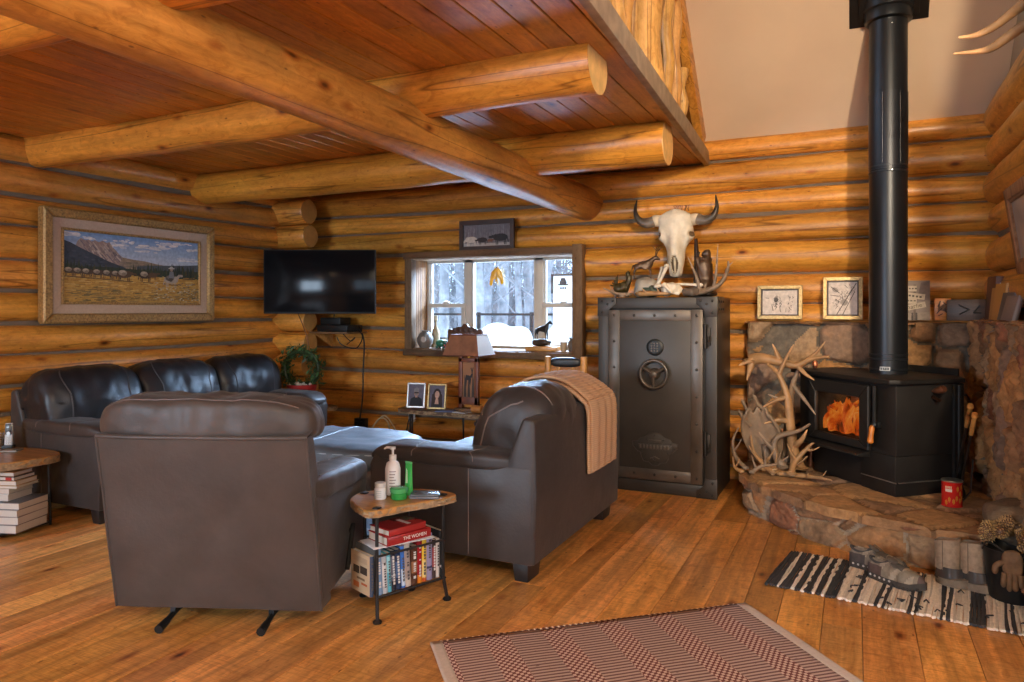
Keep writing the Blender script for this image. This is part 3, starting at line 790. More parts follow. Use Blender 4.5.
# ------------------------------------------------------------ rugs
def rug_mat():
    x = N('woven_red_rug'); co = x.coords(); sp = x.n('ShaderNodeSeparateXYZ'); x.l(co, sp.inputs[0])
    def math_(op, a, bb):
        m = x.n('ShaderNodeMath', operation=op)
        for i, q in enumerate((a, bb)):
            if q is None: continue
            if hasattr(q, 'links') or not isinstance(q, (int, float)): x.l(q, m.inputs[i])
            else: m.inputs[i].default_value = q
        return m.outputs[0]
    X, Y = sp.outputs[0], sp.outputs[1]
    # broad stripes across the width; each stripe holds a basket weave or a fine rib
    wx = math_('SINE', math_('MULTIPLY', X, 2*PI/.028), None); wy = math_('SINE', math_('MULTIPLY', Y, 2*PI/.030), None)
    chk = math_('GREATER_THAN', math_('MULTIPLY', wx, wy), 0.05)
    rib = math_('GREATER_THAN', math_('SINE', math_('MULTIPLY', Y, 2*PI/.022), None), -.1)
    nz = x.noise(x.coords((30, 160, 1)), 1, 3)
    rib2 = math_('GREATER_THAN', math_('ADD', math_('MULTIPLY', rib, .45), nz), .78)
    band = math_('LESS_THAN', math_('FRACT', math_('ADD', math_('DIVIDE', X, .262), .13), None), .42)
    dark, light = (.17, .045, .034), (.66, .44, .34)
    a = x.mul(dark, light, 1, 'MIX'); a.node.inputs[0].default_value = 0; x.l(chk, a.node.inputs[0])
    c2 = x.mul((.16, .075, .06), (.52, .34, .27), 1, 'MIX'); x.l(rib2, c2.node.inputs[0])
    c = x.mul(c2, a, 1, 'MIX'); x.l(band, c.node.inputs[0])
    x.base(c); x.set(Roughness=.95); x.bump(chk, .5, .004); return x.m
M['rug'] = rug_mat(); M['cream'] = plain('cream_binding', (.60, .47, .37), .95, var=.1, sc=60, bump=.4, bsc=160)
rg = thing('woven_rug', 'red brown woven rug with cream bound ends in the near floor', 'rug', (-1.64, 2.65, 0), math.atan2(1.01, 1.16))
def mat_grid(b, x0, x1, y0, y1, h, nx, ny, wav=.004, seed=0):
    b.grid(lambda u, v: (lerp(x0, x1, u)+(0.004*noise.noise(V((v*9, seed, 1))) if u in (0, 1) else 0), lerp(y0, y1, v)+.003*noise.noise(V((u*14, seed, 2))), h+wav*noise.noise(V((u*4, v*4, seed)))), nx, ny)
b = MB(); mat_grid(b, .045, 1.495, -2.3, 0, .011, 40, 60); b.build('pile', M['rug'], rg).modifiers.new('t', 'SOLIDIFY').thickness = .009
for x0, x1 in ((0, .05), (1.49, 1.54)):
    b = MB(); mat_grid(b, x0, x1, -2.3, 0, .012, 4, 60); b.build('binding', M['cream'], rg).modifiers.new('t', 'SOLIDIFY').thickness = .01
b = MB()
for i in range(104): b.box(.045+i*.014, .053+i*.014, -.006, .008, .001, .011, .002, (.22, .10, .08) if i % 2 else (1.0, .8, .65))
b.build('edge_binding', M['cloth'], rg)
# striped rag rug
rr = thing('rag_rug', 'black and cream striped rag rug in front of the hearth', 'rug', (.17, 4.19, 0), R(-7.5))
b = MB(); rs = random.Random(3)
xs = -.56; cols = []
dark, lite = (.05, .048, .05), (.80, .70, .58)
pat = [(.055, 1), (.018, 0), (.05, 1), (.018, 0), (.03, 1), (.018, 0), (.035, 1), (.018, 0), (.028, 1), (.02, 0), (.055, 1), (.075, 0), (.022, 1), (.075, 0), (.018, 1), (.012, 0), (.018, 1), (.085, 0), (.016, 1), (.01, 0), (.018, 1), (.085, 0), (.018, 1), (.01, 0), (.018, 1), (.075, 0), (.065, 1), (.075, 0), (.016, 1), (.01, 0), (.016, 1), (.06, 0), (.055, 1), (.03, 0), (.03, 1), (.03, 0), (.05, 1), (.06, 0), (.06, 1)]
for w, dk in pat:
    n = max(1, round(w/.009)); w1_ = w/n
    for k in range(n):
        c = dark if dk else lite; j = rs.uniform(.75, 1.25); y1 = .30+rs.uniform(-.008, .008); y0 = -.30+rs.uniform(-.008, .008); ph = rs.random()*9
        P = [(xs+w1_*.5+.004*math.sin(y*9+ph)*1+.004*math.sin(y*3+xs*9), y, .009+.0015*math.sin(y*60+ph)) for y in [lerp(y0, y1, i/26) for i in range(27)]]
        k0 = b.mark(); b.tube(P, w1_*.75, 6, (c[0]*j, c[1]*j, c[2]*j))
        xs += w1_
for i in range(26):   # loose tufts
    x = rs.uniform(-.2, .55); y = rs.choice((-.1, .05, .2, -.22))+rs.uniform(-.04, .04)
    b.tube([(x, y, .014), (x+rs.uniform(-.02, .02), y+rs.uniform(-.02, .02), .026), (x+rs.uniform(-.035, .035), y+rs.uniform(-.03, .03), .022)], .004, 4, dark)
b.build('weave', M['cloth'], rr, 60)
# area rug under the ottoman
x = N('grey_blue_rug'); co = x.coords(); vo = x.n('ShaderNodeTexVoronoi'); vo.inputs['Scale'].default_value = 9; x.l(co, vo.inputs[0])
x.base(x.mul(x.ramp(vo.outputs['Distance'], [(.25, (.33, .32, .31)), (.5, (.12, .14, .17))]), x.ramp(x.noise(co, 50, 3), [(.3, .8), (.7, 1.2)]))); x.set(Roughness=.95); x.bump(x.noise(co, 140, 2), .5, .006); M['arearug'] = x.m
ar = thing('area_rug', 'patterned grey blue area rug under the ottoman', 'rug', (0, 0, 0))
b = MB(); mat_grid(b, -4.46, -2.66, 3.42, 5.35, .012, 30, 30, .003, 4); b.build('pile', M['arearug'], ar).modifiers.new('t', 'SOLIDIFY').thickness = .01

# ------------------------------------------------------------ slab side tables
def slab(b, outline, z0, z1, seed=0):
    n = 64; P = []
    pts = smooth_path([V((*p, 0)) for p in outline+outline[:1]], 10)
    k0 = len(b.v)
    P = [(p.x+.006*noise.noise(V((p.x*30, p.y*30, seed))), p.y+.006*noise.noise(V((p.y*30, p.x*30, seed)))) for p in pts[:-1]]
    b.prism(P, z0+.004, z1, 'z', .004, None, 2.0, 1)
def bark(b, outline, z0, z1, seed=0):
    pts = smooth_path([V((*p, 0)) for p in outline+outline[:1]], 10); n = len(pts)-1
    b.grid(lambda u, v: (lambda p: (p.x+.010*noise.noise(V((p.x*40, p.y*40, v*3+seed)))+0, p.y+.010*noise.noise(V((p.y*40, p.x*40, v*3+seed))), lerp(z0, z1-.003, v)))(pts[min(int(u*n), n)]*1), n, 4)
st_ = thing('side_table', 'rustic slab side table holding bottles, with a book rack beneath', 'side table', (-2.0, 2.93, 0))
OUT = [(-.235, .03), (-.20, -.10), (-.05, -.215), (.03, -.225), (.10, -.08), (.20, .10), (.21, .20), (.06, .22), (-.12, .155)]
b = MB(); slab(b, OUT, .485, .52); b.mi = 1; bark(b, [(x*1.004, y*1.004) for x, y in OUT], .485, .518)
b.build('top', [M['slab'], M['bark']], st_, 40)
for (x, y, tx, ty) in ((.02, -.19, .03, -.20), (.17, .15, .18, .17), (-.20, .01, -.22, .03), (-.05, .17, -.05, .20)):
    b = MB(); b.tube([(x, y, .50), (x*.98, y, .30), (x, y, .12), (tx, ty, .012)], .0085, 8); b.box(x-.016, x+.016, y-.016, y+.016, .478, .526, .003); b.lathe([(.02, 0), (.022, .008), (.012, .016)], 10, (tx, ty, 0)); b.build('leg', M['iron'], st_)
b = MB()
for P in ([(-.21, .02), (.025, -.195), (.175, .16), (-.05, .185), (-.21, .02)],):
    for z in (.112, .30):
        b.tube([(x, y, z) for x, y in P], .006, 6)
for i in range(7):
    t = i/6; b.tube([(lerp(-.21, .025, t), lerp(.02, -.195, t), .112), (lerp(-.05, .175, t), lerp(.185, .16, t), .112)], .004, 6)
b.build('book_rack', M['iron'], st_)
# end table with book stack at the sofa's near arm
et = thing('end_table', 'slab end table with a book stack on its lower shelf beside the sofa', 'end table', (-5.09, 2.785, 0))
OUT2 = [(-.42, .20), (-.40, -.25), (-.15, -.36), (.14, -.33), (.32, -.08), (.36, .26), (.20, .37), (-.1, .36)]
OUT2 = [(x*.92, y*.92) for x, y in OUT2]
b = MB(); slab(b, OUT2, .425, .475, 3); b.mi = 1; bark(b, [(x*1.004, y*1.004) for x, y in OUT2], .425, .473, 3); b.build('top', [M['slab'], M['bark']], et, 40)
for x, y in ((.27, .24), (.10, -.24), (-.32, .2), (-.3, -.2)):
    b = MB(); b.tube([(x, y, .44), (x*1.03, y*1.03, .01)], .008, 8); b.build('leg', M['iron'], et)
b = MB(); b.box(-.30, .29, -.22, .25, .022, .034, .003); b.build('shelf', M['iron'], et)
# console table under the window, end table by the sofa's far arm
ct = thing('console_table', 'narrow dark slab console table under the window with thin metal legs', 'console table', (-3.565, 5.98, 0))
O3 = [(-.46, .10), (-.45, -.08), (-.2, -.13), (.1, -.11), (.43, -.13), (.46, .06), (.3, .12), (-.2, .12)]
b = MB(); slab(b, O3, .435, .475, 6); b.mi = 1; bark(b, O3, .435, .473, 6); b.build('top', [M['slabdark'], M['bark']], ct, 40)
for x, y in ((-.38, .07), (-.30, -.09), (.40, .05), (.28, -.09)):
    b = MB(); b.tube([(x, y, .45), (x*1.03, y, .005)], .009, 8); b.build('leg', M['iron'], ct)
ft = thing('wreath_table', 'small weathered slab table holding the wreath and red bow', 'end table', (-5.02, 5.70, 0))
O4 = [(-.36, .12), (-.34, -.12), (-.1, -.15), (.25, -.12), (.40, -.04), (.34, .10), (.1, .13)]
b = MB(); slab(b, O4, .445, .48, 9); b.mi = 1; bark(b, O4, .445, .478, 9); b.build('top', [M['slabdark'], M['bark']], ft, 40)
for x, y in ((.26, .03), (.22, -.06), (-.26, .05), (-.26, -.07)):
    b = MB(); b.tube([(x, y, .455), (x, y, .003)], .010, 8); b.build('leg', M['iron'], ft)
# ------------------------------------------------------------ framed pictures (front faces local -y)
def moulding(b, w, h, t, y0, y1, bev=.004, col=None):
    a, c = w/2, h/2
    for P in ([(-a, -c), (a, -c), (a-t, -c+t), (-a+t, -c+t)], [(a, -c), (a, c), (a-t, c-t), (a-t, -c+t)], [(a, c), (-a, c), (-a+t, c-t), (a-t, c-t)], [(-a, c), (-a, -c), (-a+t, -c+t), (-a+t, c-t)]):
        b.prism(P, y0, y1, 'y', bev, col, random.random()*5, 1)
class Pic:
    """painted layers on a flat panel; x, y in 0..1 over the panel"""
    def __init__(s, w, h, y, st=.00008): s.b = MB(); s.w = w; s.h = h; s.y = y; s.st = st
    def P(s, pts, c):
        s.y -= s.st
        s.b.add([((x-.5)*s.w, s.y, (z-.5)*s.h) for x, z in pts], [tuple(range(len(pts)))], c)
    def E(s, x, z, rx, rz, c, n=14, a=0):
        s.P([(x+rx*math.cos(t)*math.cos(a)-rz*math.sin(t)*math.sin(a)*s.h/s.w, z+rz*math.sin(t)*math.cos(a)+rx*math.cos(t)*math.sin(a)*s.w/s.h) for t in [2*PI*i/n for i in range(n)]], c)
    def L(s, p, q, wd, c):
        dx, dz = (q[0]-p[0])*s.w, (q[1]-p[1])*s.h; l = math.hypot(dx, dz) or 1; nx, nz = -dz/l*wd/2/s.w, dx/l*wd/2/s.h
        s.P([(p[0]+nx, p[1]+nz), (p[0]-nx, p[1]-nz), (q[0]-nx, q[1]-nz), (q[0]+nx, q[1]+nz)], c)
def horse(p, x, z, s, c, flip=1, hump=None, head=0):
    w = s; k = p.w/p.h
    p.E(x, z, w*.55, w*.27*k, c); p.E(x+flip*.4*w, z+.02*w*k, w*.2, w*.22*k, c)
    for dx in (-.40, -.27, .26, .38): p.L((x+dx*w, z-.1*w*k), (x+dx*w+.04*w, z-.52*w*k), w*.065*p.w, c)
    p.L((x+flip*.42*w, z+.05*w*k), (x+flip*.72*w, z+(.38+head)*w*k), w*.2*p.w, c); p.E(x+flip*.82*w, z+(.34+head)*w*k, w*.17, w*.09*k, c)
    p.L((x-flip*.5*w, z+.08*w*k), (x-flip*.6*w, z-.35*w*k), w*.07*p.w, c)
    if hump: p.E(x-.10*w, z+.10*w*k, w*.34, w*.20*k, tuple(q*.55 for q in hump)); p.E(x-.12*w, z+.17*w*k, w*.24, w*.11*k, tuple(q*.85 for q in hump)); p.E(x-.02*w, z-.0*w*k, w*.16, w*.14*k, tuple(q*.4 for q in hump))
rd = random.Random(12)
pt = thing('landscape_painting', 'large gilt framed painting of a pack string below mountains over the sofa', 'painting', (-5.425, 4.14, 1.765), R(90))
W, H = 1.58, .875
b = MB(); moulding(b, W, H, .075, -.035, .05, .012); b.build('frame', M['gold'], pt)
b = MB(); moulding(b, W-.14, H-.14, .075, -.006, .02, .002); b.build('mat', M['mat'], pt)
b = MB(); moulding(b, W-.29, H-.29, .02, -.016, .02, .004); b.build('inner_frame', M['gold'], pt)
p = Pic(W-.31, H-.31, 0.006, .0000075)
for i in range(24):
    z0, z1 = .45+i*.55/24, .45+(i+1)*.55/24; t = i/23
    p.P([(0, z0), (1, z0), (1, z1), (0, z1)], (lerp(.52, .16, t), lerp(.54, .27, t), lerp(.56, .46, t)))
for x, z, rx, rz in ((.06, .94, .08, .04), (.17, .90, .06, .03), (.38, .84, .08, .035), (.42, .90, .06, .03), (.62, .85, .13, .035), (.72, .91, .09, .045), (.56, .78, .08, .025), (.88, .70, .13, .03), (.82, .94, .07, .02), (.95, .86, .06, .03)):
    for k in range(16):
        q = rd.uniform(.25, .6); p.E(min(.98, max(.02, x+rd.gauss(0, rx*.5))), min(.98, z+rd.gauss(0, rz*.45)), rx*q*.55, rz*q*.8, rd.choice([(.50, .50, .52), (.60, .57, .55), (.68, .62, .57), (.46, .48, .53)]), 9)
rock = [(.05, .60), (.10, .86), (.12, .90), (.15, .87), (.17, .885), (.19, .86), (.21, .885), (.235, .86), (.26, .885), (.29, .86), (.31, .875), (.32, .82), (.345, .78), (.36, .73), (.40, .67), (.44, .62), (.52, .58), (.6, .52), (.05, .5)]
p.P(rock, (.29, .205, .175))
for i in range(170):
    x = rd.uniform(.10, .40); top = .87-max(0, x-.30)*2.2; z = rd.uniform(.60, top); l = rd.uniform(.02, .09)
    p.P([(x, z), (x+.006, z+.012), (x+l*.55, z-l), (x+l*.5, z-l-.012)], rd.choice([(.15, .115, .125), (.40, .29, .23), (.19, .15, .15), (.34, .25, .20), (.24, .17, .15), (.46, .36, .30)]))
p.P([(.40, .67), (.46, .65), (.56, .635), (.66, .60), (.8, .57), (.8, .48), (.36, .5)], (.26, .19, .13))
for i in range(60): x = rd.uniform(.38, .68); z = rd.uniform(.53, .63-(x-.4)*.2); p.E(x, z, .018, .012, rd.choice([(.17, .14, .10), (.32, .22, .15), (.22, .17, .13)]), 7)
p.P([(0, .86), (.05, .83), (.12, .76), (.2, .69), (.3, .60), (.42, .52), (.42, .45), (0, .45)], (.04, .05, .068))
for i in range(60): x = rd.uniform(0, .3); z = rd.uniform(.5, max(.51, .82-x*.85)); p.E(x, z, .016, .014, rd.choice([(.03, .04, .055), (.06, .07, .09), (.05, .055, .07)]), 6)
p.P([(.50, .55), (.60, .575), (.68, .585), (.85, .605), (1, .63), (1, .42), (.5, .42)], (.075, .09, .105))
p.P([(0, .5), (.3, .52), (.55, .5), (1, .52), (1, .36), (0, .40)], (.034, .045, .028))
for i in range(230):
    x = rd.random(); h = rd.uniform(.07, .20) if x > .45 or x < .12 else rd.uniform(.05, .13); z = .40+rd.uniform(-.03, .05); w = rd.uniform(.007, .014); c = rd.choice([(.02, .034, .02), (.035, .05, .028), (.05, .052, .022), (.07, .062, .025), (.028, .04, .035)])
    for k in range(3): p.P([(max(0, x-w*(1-.25*k)), z+h*.27*k), (min(1, x+w*(1-.25*k)), z+h*.27*k), (x, z+h*(.5+.25*k))], c)
p.P([(0, .435), (.3, .42), (.6, .40), (1, .385), (1, 0), (0, 0)], (.44, .235, .05))
for i in range(900):
    x = rd.random(); z = rd.random()**.8*.41; w = rd.uniform(.006, .035); edge = .17+.07*math.sin(x*7)+.05*(x > .6)
    c = rd.choice([(.55, .32, .07), (.38, .19, .035), (.48, .26, .05), (.60, .40, .14), (.30, .15, .03)]) if z > edge+rd.gauss(0, .04) else rd.choice([(.12, .085, .035), (.22, .13, .04), (.07, .06, .03), (.30, .2, .07), (.16, .13, .07), (.42, .26, .07)])
    x0, x1 = max(0, x-w), min(1, x+w); p.P([(x0, z), (x1, z+.003), (x1, z+.010), (x0, z+.007)], c)
for i in range(110):
    x = rd.uniform(.62, .985); z = rd.uniform(.03, .33); p.E(x, z, rd.uniform(.004, .012), .008, rd.choice([(.5, .42, .30), (.34, .27, .18), (.16, .12, .08), (.42, .36, .22)]), 6)
for i, x in enumerate((.02, .075, .13, .20, .265, .325)): horse(p, x+.02, .445-.004*i, .066, (.075, .048, .032), 1, (.46, .36, .26), -.3)
horse(p, .40, .425, .092, (.10, .055, .03), 1, (.54, .43, .32), -.3); horse(p, .555, .425, .085, (.055, .03, .02), 1, (.52, .41, .31), -.2); horse(p, .61, .43, .062, (.10, .055, .03), 1, None, -.15)
horse(p, .755, .375, .10, (.36, .30, .25), 1, (.2, .16, .13), -.05)
p.P([(.735, .40), (.785, .40), (.775, .50), (.745, .50)], (.18, .18, .19)); p.E(.76, .525, .012, .025, (.3, .2, .15)); p.E(.76, .55, .026, .012, (.42, .40, .36)); p.E(.76, .56, .013, .02, (.42, .40, .36))
for xs in (.03, .09, .15, .22, .29, .35, .42, .57, .77): p.P([(xs-.03, .372-xs*.09), (xs+.05, .368-xs*.09), (xs+.04, .355-xs*.09), (xs-.03, .36-xs*.09)], (.13, .075, .03))
p.b.build('canvas', M['paint'], pt, 0)
def hung(name, label, cat, w, h, loc, rz, t, fm, d=.03, tilt=0, mat=None):
    o = thing(name, label, cat, loc, R(rz)); o.rotation_euler = (R(tilt), 0, R(rz))
    b = MB(); moulding(b, w, h, t, -d/2, d/2, .003); b.build('frame', fm, o)
    return o
M['darkframe'] = plain('dark_brown_frame', (.045, .022, .016), .45, var=.3)
o = hung('horse_picture', 'dark framed photograph of grazing horses above the window', 'picture', .60, .30, (-3.245, 6.285, 2.16), 0, .045, M['darkframe'])
p = Pic(.52, .22, .004); p.P([(0, 0), (1, 0), (1, 1), (0, 1)], (.16, .14, .15))
for i in range(70): x = rd.random(); p.L((x, .3), (x+rd.uniform(-.03, .03), rd.uniform(.6, .98)), .003, rd.choice([(.22, .2, .22), (.11, .1, .11), (.27, .25, .27)]))
p.P([(0, 0), (1, 0), (1, .14), (0, .16)], (.36, .32, .30))
horse(p, .18, .32, .22, (.55, .46, .38), -1, None, -.55); horse(p, .42, .3, .17, (.03, .02, .02), -1, None, -.4); horse(p, .58, .27, .10, (.18, .07, .04), 1, None, -.3); horse(p, .8, .38, .26, (.02, .018, .02), -1, None, -.3)
p.b.build('photograph', M['paint'], o, 0)
M['goldframe'] = plain('gold_leaf_frame', (.42, .29, .12), .35, .55, .35, sc=50)
def drawing(name, label, w, h, loc, kind, tilt):
    o = hung(name, label, 'picture', w, h, loc, 0, .03, M['goldframe'], .03, tilt)
    b = MB(); moulding(b, w-.055, h-.055, .012, -.008, .012, .001); b.build('inner_frame', M['darkframe'], o)
    p = Pic(w-.07, h-.07, .006); p.P([(0, 0), (1, 0), (1, 1), (0, 1)], (.62, .53, .47)); r = random.Random(kind); k = (.09, .075, .07); g = (.30, .25, .22)
    if kind == 1:
        for i in range(46): a = r.uniform(0, 6.28); q = r.uniform(.02, .2); x, z = .42+q*math.cos(a)*.7, .48+q*math.sin(a)*1.4; p.L((x, z), (x+r.uniform(-.06, .06), z+r.uniform(-.1, .1)), .004, r.choice([k, g]))
        for i in range(26): x, z = .8+r.uniform(-.06, .06), r.uniform(.18, .75); p.L((x, z), (x+r.uniform(-.04, .04), z+r.uniform(-.09, .09)), .004, r.choice([k, g]))
        p.E(.42, .72, .035, .06, g); p.E(.40, .60, .06, .1, k); p.L((.1, .68), (.2, .66), .004, k); p.L((.32, .16), (.28, .4), .005, k); p.L((.52, .12), (.5, .35), .005, k); p.L((.66, .1), (.68, .3), .004, g)
    else:
        for i in range(60): t = r.random(); x, z = lerp(.25, .85, t)+r.uniform(-.12, .1), lerp(.3, .8, t)+r.uniform(-.12, .12); p.L((x, z), (x+r.uniform(-.1, .1), z+r.uniform(-.1, .1)), .0035, r.choice([k, g]))
        p.E(.25, .75, .12, .06, g, 14, -.6); p.E(.55, .38, .12, .1, g); p.L((.3, .02), (.95, .95), .006, k); p.L((.5, .02), (.9, .7), .005, k); p.L((.1, .85), (.4, .65), .005, k); p.L((.08, .6), (.36, .56), .004, k)
    p.b.build('drawing', M['paint'], o, 0)
drawing('framed_drawing', 'wide gold framed ink drawing standing over the antler pile on the ledge', .345, .275, (-.55, 6.245, 1.492), 1, -4)
drawing('framed_drawing', 'tall gold framed ink drawing on the stone ledge next to the stove pipe', .285, .335, (-.085, 6.245, 1.522), 2, -4)
# rustic frame on the gable wall
o = thing('barnwood_frame', 'rustic barnwood framed picture leaning out from the wall above the stone ledge', 'picture', (.85, 4.78, 1.89), R(-90)); o.rotation_euler = (R(8), 0, R(-90))
b = MB()
for i, (x0, x1, z0, z1) in enumerate(((-.36, -.29, -.24, .24), (.29, .36, -.24, .24), (-.36, .36, .185, .25), (-.36, .36, -.25, -.185))): b.box(x0, x1, -.02, .02, z0, z1, .004, (2.2, 1.9, 1.7), i)
b.build('frame', M['barnz'], o); b = MB(); moulding(b, .60, .38, .025, -.012, .015, .003, (1.6, 1.4, 1.3)); b.build('inner_frame', M['barn'], o)
b = MB(); b.box(-.29, .29, -.002, .006, -.186, .186); b.col = (.6, .5, .4); b.build('picture_sheet', plain('grey_sheet', (.30, .27, .25), .25, var=.3, sc=4), o)

# ------------------------------------------------------------ television, shelf, cords
tv = thing('television', 'black flat screen television on a wall arm in the log corner', 'television', (-4.80, 5.69, 1.71), R(25.3))
b = MB(); b.box(-.555, .555, -.012, .03, -.3175, .3175, .006); b.box(-.3, .3, .03, .06, -.2, .15, .01); b.build('case', M['blackmetal'], tv)
b = MB(); b.box(-.545, .545, -.0145, -.011, -.300, .308, .001); b.build('screen', M['screen'], tv)
b = MB(); b.tube([(0, .05, 0), (-.05, .19, 0), (-.12, .30, 0)], .022, 8); b.box(-.09, .09, .05, .07, -.1, .1, .003); b.build('wall_arm', M['blackmetal'], tv)
sh = thing('corner_shelf', 'small wooden bracket shelf on the log wall below the television', 'shelf', (-4.92, 6.14, 1.185))
b = MB(); b.box(-.26, .24, -.17, .17, 0, .018, .002); b.build('board', M['slabdark'], sh)
b = MB(); b.prism([(.16, 0), (.16, -.15), (.14, -.15), (-.12, -.01), (-.12, 0)], -.23, -.21, 'x', .002); b.build('bracket', M['slab'], sh)
o = thing('media_box', 'black set top box on the bracket shelf below the television', 'media box', (-4.91, 6.13, 1.204)); b = MB(); b.box(-.19, .20, -.13, .13, .004, .07, .006); b.build('case', M['blackmetal'], o)
b = MB()
for x in (-.15, .15): b.lathe([(.015, 0), (.015, .006)], 8, (x, -.08, 0)); b.lathe([(.015, 0), (.015, .006)], 8, (x, .08, 0))
b.build('foot', M['blackmetal'], o)
b = MB(); b.box(-.14, .12, -.09, .09, 0, .075, .008); b.tube([(-.1, .08, .05), (-.1, .09, .11)], .006, 6); o = b.build('router', M['blackmetal'], None, 40, (-4.95, 6.13, 1.275)); tag(o, 'black router stacked on the set top box below the television', 'router')
b = MB(); b.tube(smooth_path([(-4.71, 6.13, 1.25), (-4.67, 6.2, 1.17), (-4.72, 6.24, 1.08), (-4.80, 6.24, 1.02), (-4.95, 6.22, 1.06), (-5.0, 6.2, 1.14)], 8), .006, 6)
b.tube(smooth_path([(-4.71, 6.2, 1.26), (-4.69, 6.26, 1.1), (-4.71, 6.275, .8), (-4.72, 6.275, .5), (-4.74, 6.25, .26)], 8), .008, 6)
b.tube(smooth_path([(-4.95, 6.22, 1.19), (-4.85, 6.24, 1.10), (-4.8, 6.25, 1.14), (-4.9, 6.24, 1.06)], 8), .005, 6)
tag(b.build('hanging_lead', M['blackmetal']), 'black power cord hanging from the bracket shelf to the plug strip', 'cord')
b = MB(); b.tube(smooth_path([(-5.12, 5.72, 1.42), (-5.10, 5.80, 1.25), (-5.06, 5.82, 1.1), (-5.05, 5.82, .9)], 8), .005, 6); tag(b.build('video_cable', M['copper']), 'thin brown cable dropping from the television behind the wreath', 'cable')
b = MB(); b.box(-.07, .07, -.03, .03, 0, .16, .006)
for i in range(4): b.box(-.055+.035*(i % 2)*2, -.02+.035*(i % 2)*2, -.05, -.028, .03+.06*(i//2), .07+.06*(i//2), .005)
o = b.build('power_strip', M['blackmetal'], None, 40, (-4.75, 6.292, .12)); tag(o, 'black plug strip standing at the foot of the hanging cord', 'power strip')
b = MB(); b.tube(smooth_path([(-4.6, 6.2, .10), (-4.45, 6.18, .30), (-4.33, 6.18, .28), (-4.27, 6.17, .05), (-4.2, 6.15, .03)], 8), .007, 6)
b.tube(smooth_path([(-4.5, 6.2, .25), (-4.38, 6.2, .34), (-4.25, 6.2, .2), (-4.22, 6.19, .05)], 8), .006, 6)
b.tube(smooth_path([(-4.2, 6.24, .05), (-4.12, 6.25, .22), (-4.05, 6.27, .33)], 8), .006, 6)
tag(b.build('extension_cord', plain('cream_cord', (.5, .38, .22), .5)), 'cream extension cord looped along the log wall below the window', 'cord')
o = thing('wall_outlet', 'beige wall outlet low on the logs beside the console table', 'outlet', (-4.12, 6.31, .345)); b = MB(); b.box(-.04, .04, -.012, .0, -.06, .06, .004); b.build('cover_plate', M['sash'], o)
b = MB(); b.box(-.018, .018, -.04, -.012, -.02, .02, .006); b.tube(smooth_path([(0, -.035, -.01), (-.02, -.05, -.08), (-.05, -.03, -.2), (-.05, -.02, -.31)], 6), .006, 6); b.build('plug', M['blackmetal'], o)

# wreath standing in a red bow base
wr_ = thing('wreath', 'round green wreath propped on a small slab table by the sofa', 'wreath', (-5.06, 5.72, .515), R(20))
b = MB(); rw = random.Random(8)
for i in range(620):
    a = rw.uniform(0, 2*PI); q = rw.gauss(0, .035); rr = .175+q; c = V((rr*math.cos(a), rw.gauss(0, .03), .325+rr*math.sin(a)))
    d = V((rw.uniform(-1, 1), rw.uniform(-1, 1), rw.uniform(-1, 1))).normalized(); e = d.cross(V((rw.random(), rw.random(), rw.random()))).normalized(); l = rw.uniform(.02, .038); k = rw.uniform(.5, 1.9)
    nn = d.cross(e)*.006
    b.add([c-d*l, c+e*l*.42+nn, c+d*l, c-e*l*.42+nn], [(0, 1, 2, 3)], (k, k, k))
b.build('leaves', M['leaf'], wr_, 0)
b = MB(); b.tube([(.175*math.cos(t), 0, .325+.175*math.sin(t)) for t in [2*PI*i/30 for i in range(31)]], .02, 8, (.6, .5, .4)); b.build('ring', M['leaf'], wr_)
b = MB(); b.lathe([(.085, 0), (.13, .09), (.15, .20), (.14, .205), (.12, .10), (.02, .09)], 20, (0, 0, 0), (.34, .018, .016)); o = b.build('red_pot', M['any'], None, 40, (-5.03, 5.69, .481)); tag(o, 'red bowl shaped pot under the green wreath', 'pot')
b = MB(); rw = random.Random(2)
for i in range(26): b.lathe([(.002, -.016), (.013, -.008), (.016, 0), (.013, .009), (.002, .016)], 7, (.03+rw.gauss(0, .04), -.075+rw.gauss(0, .015), .165+rw.gauss(0, .02)), (.55, .50, .42))
b.build('berries', M['any'], wr_)

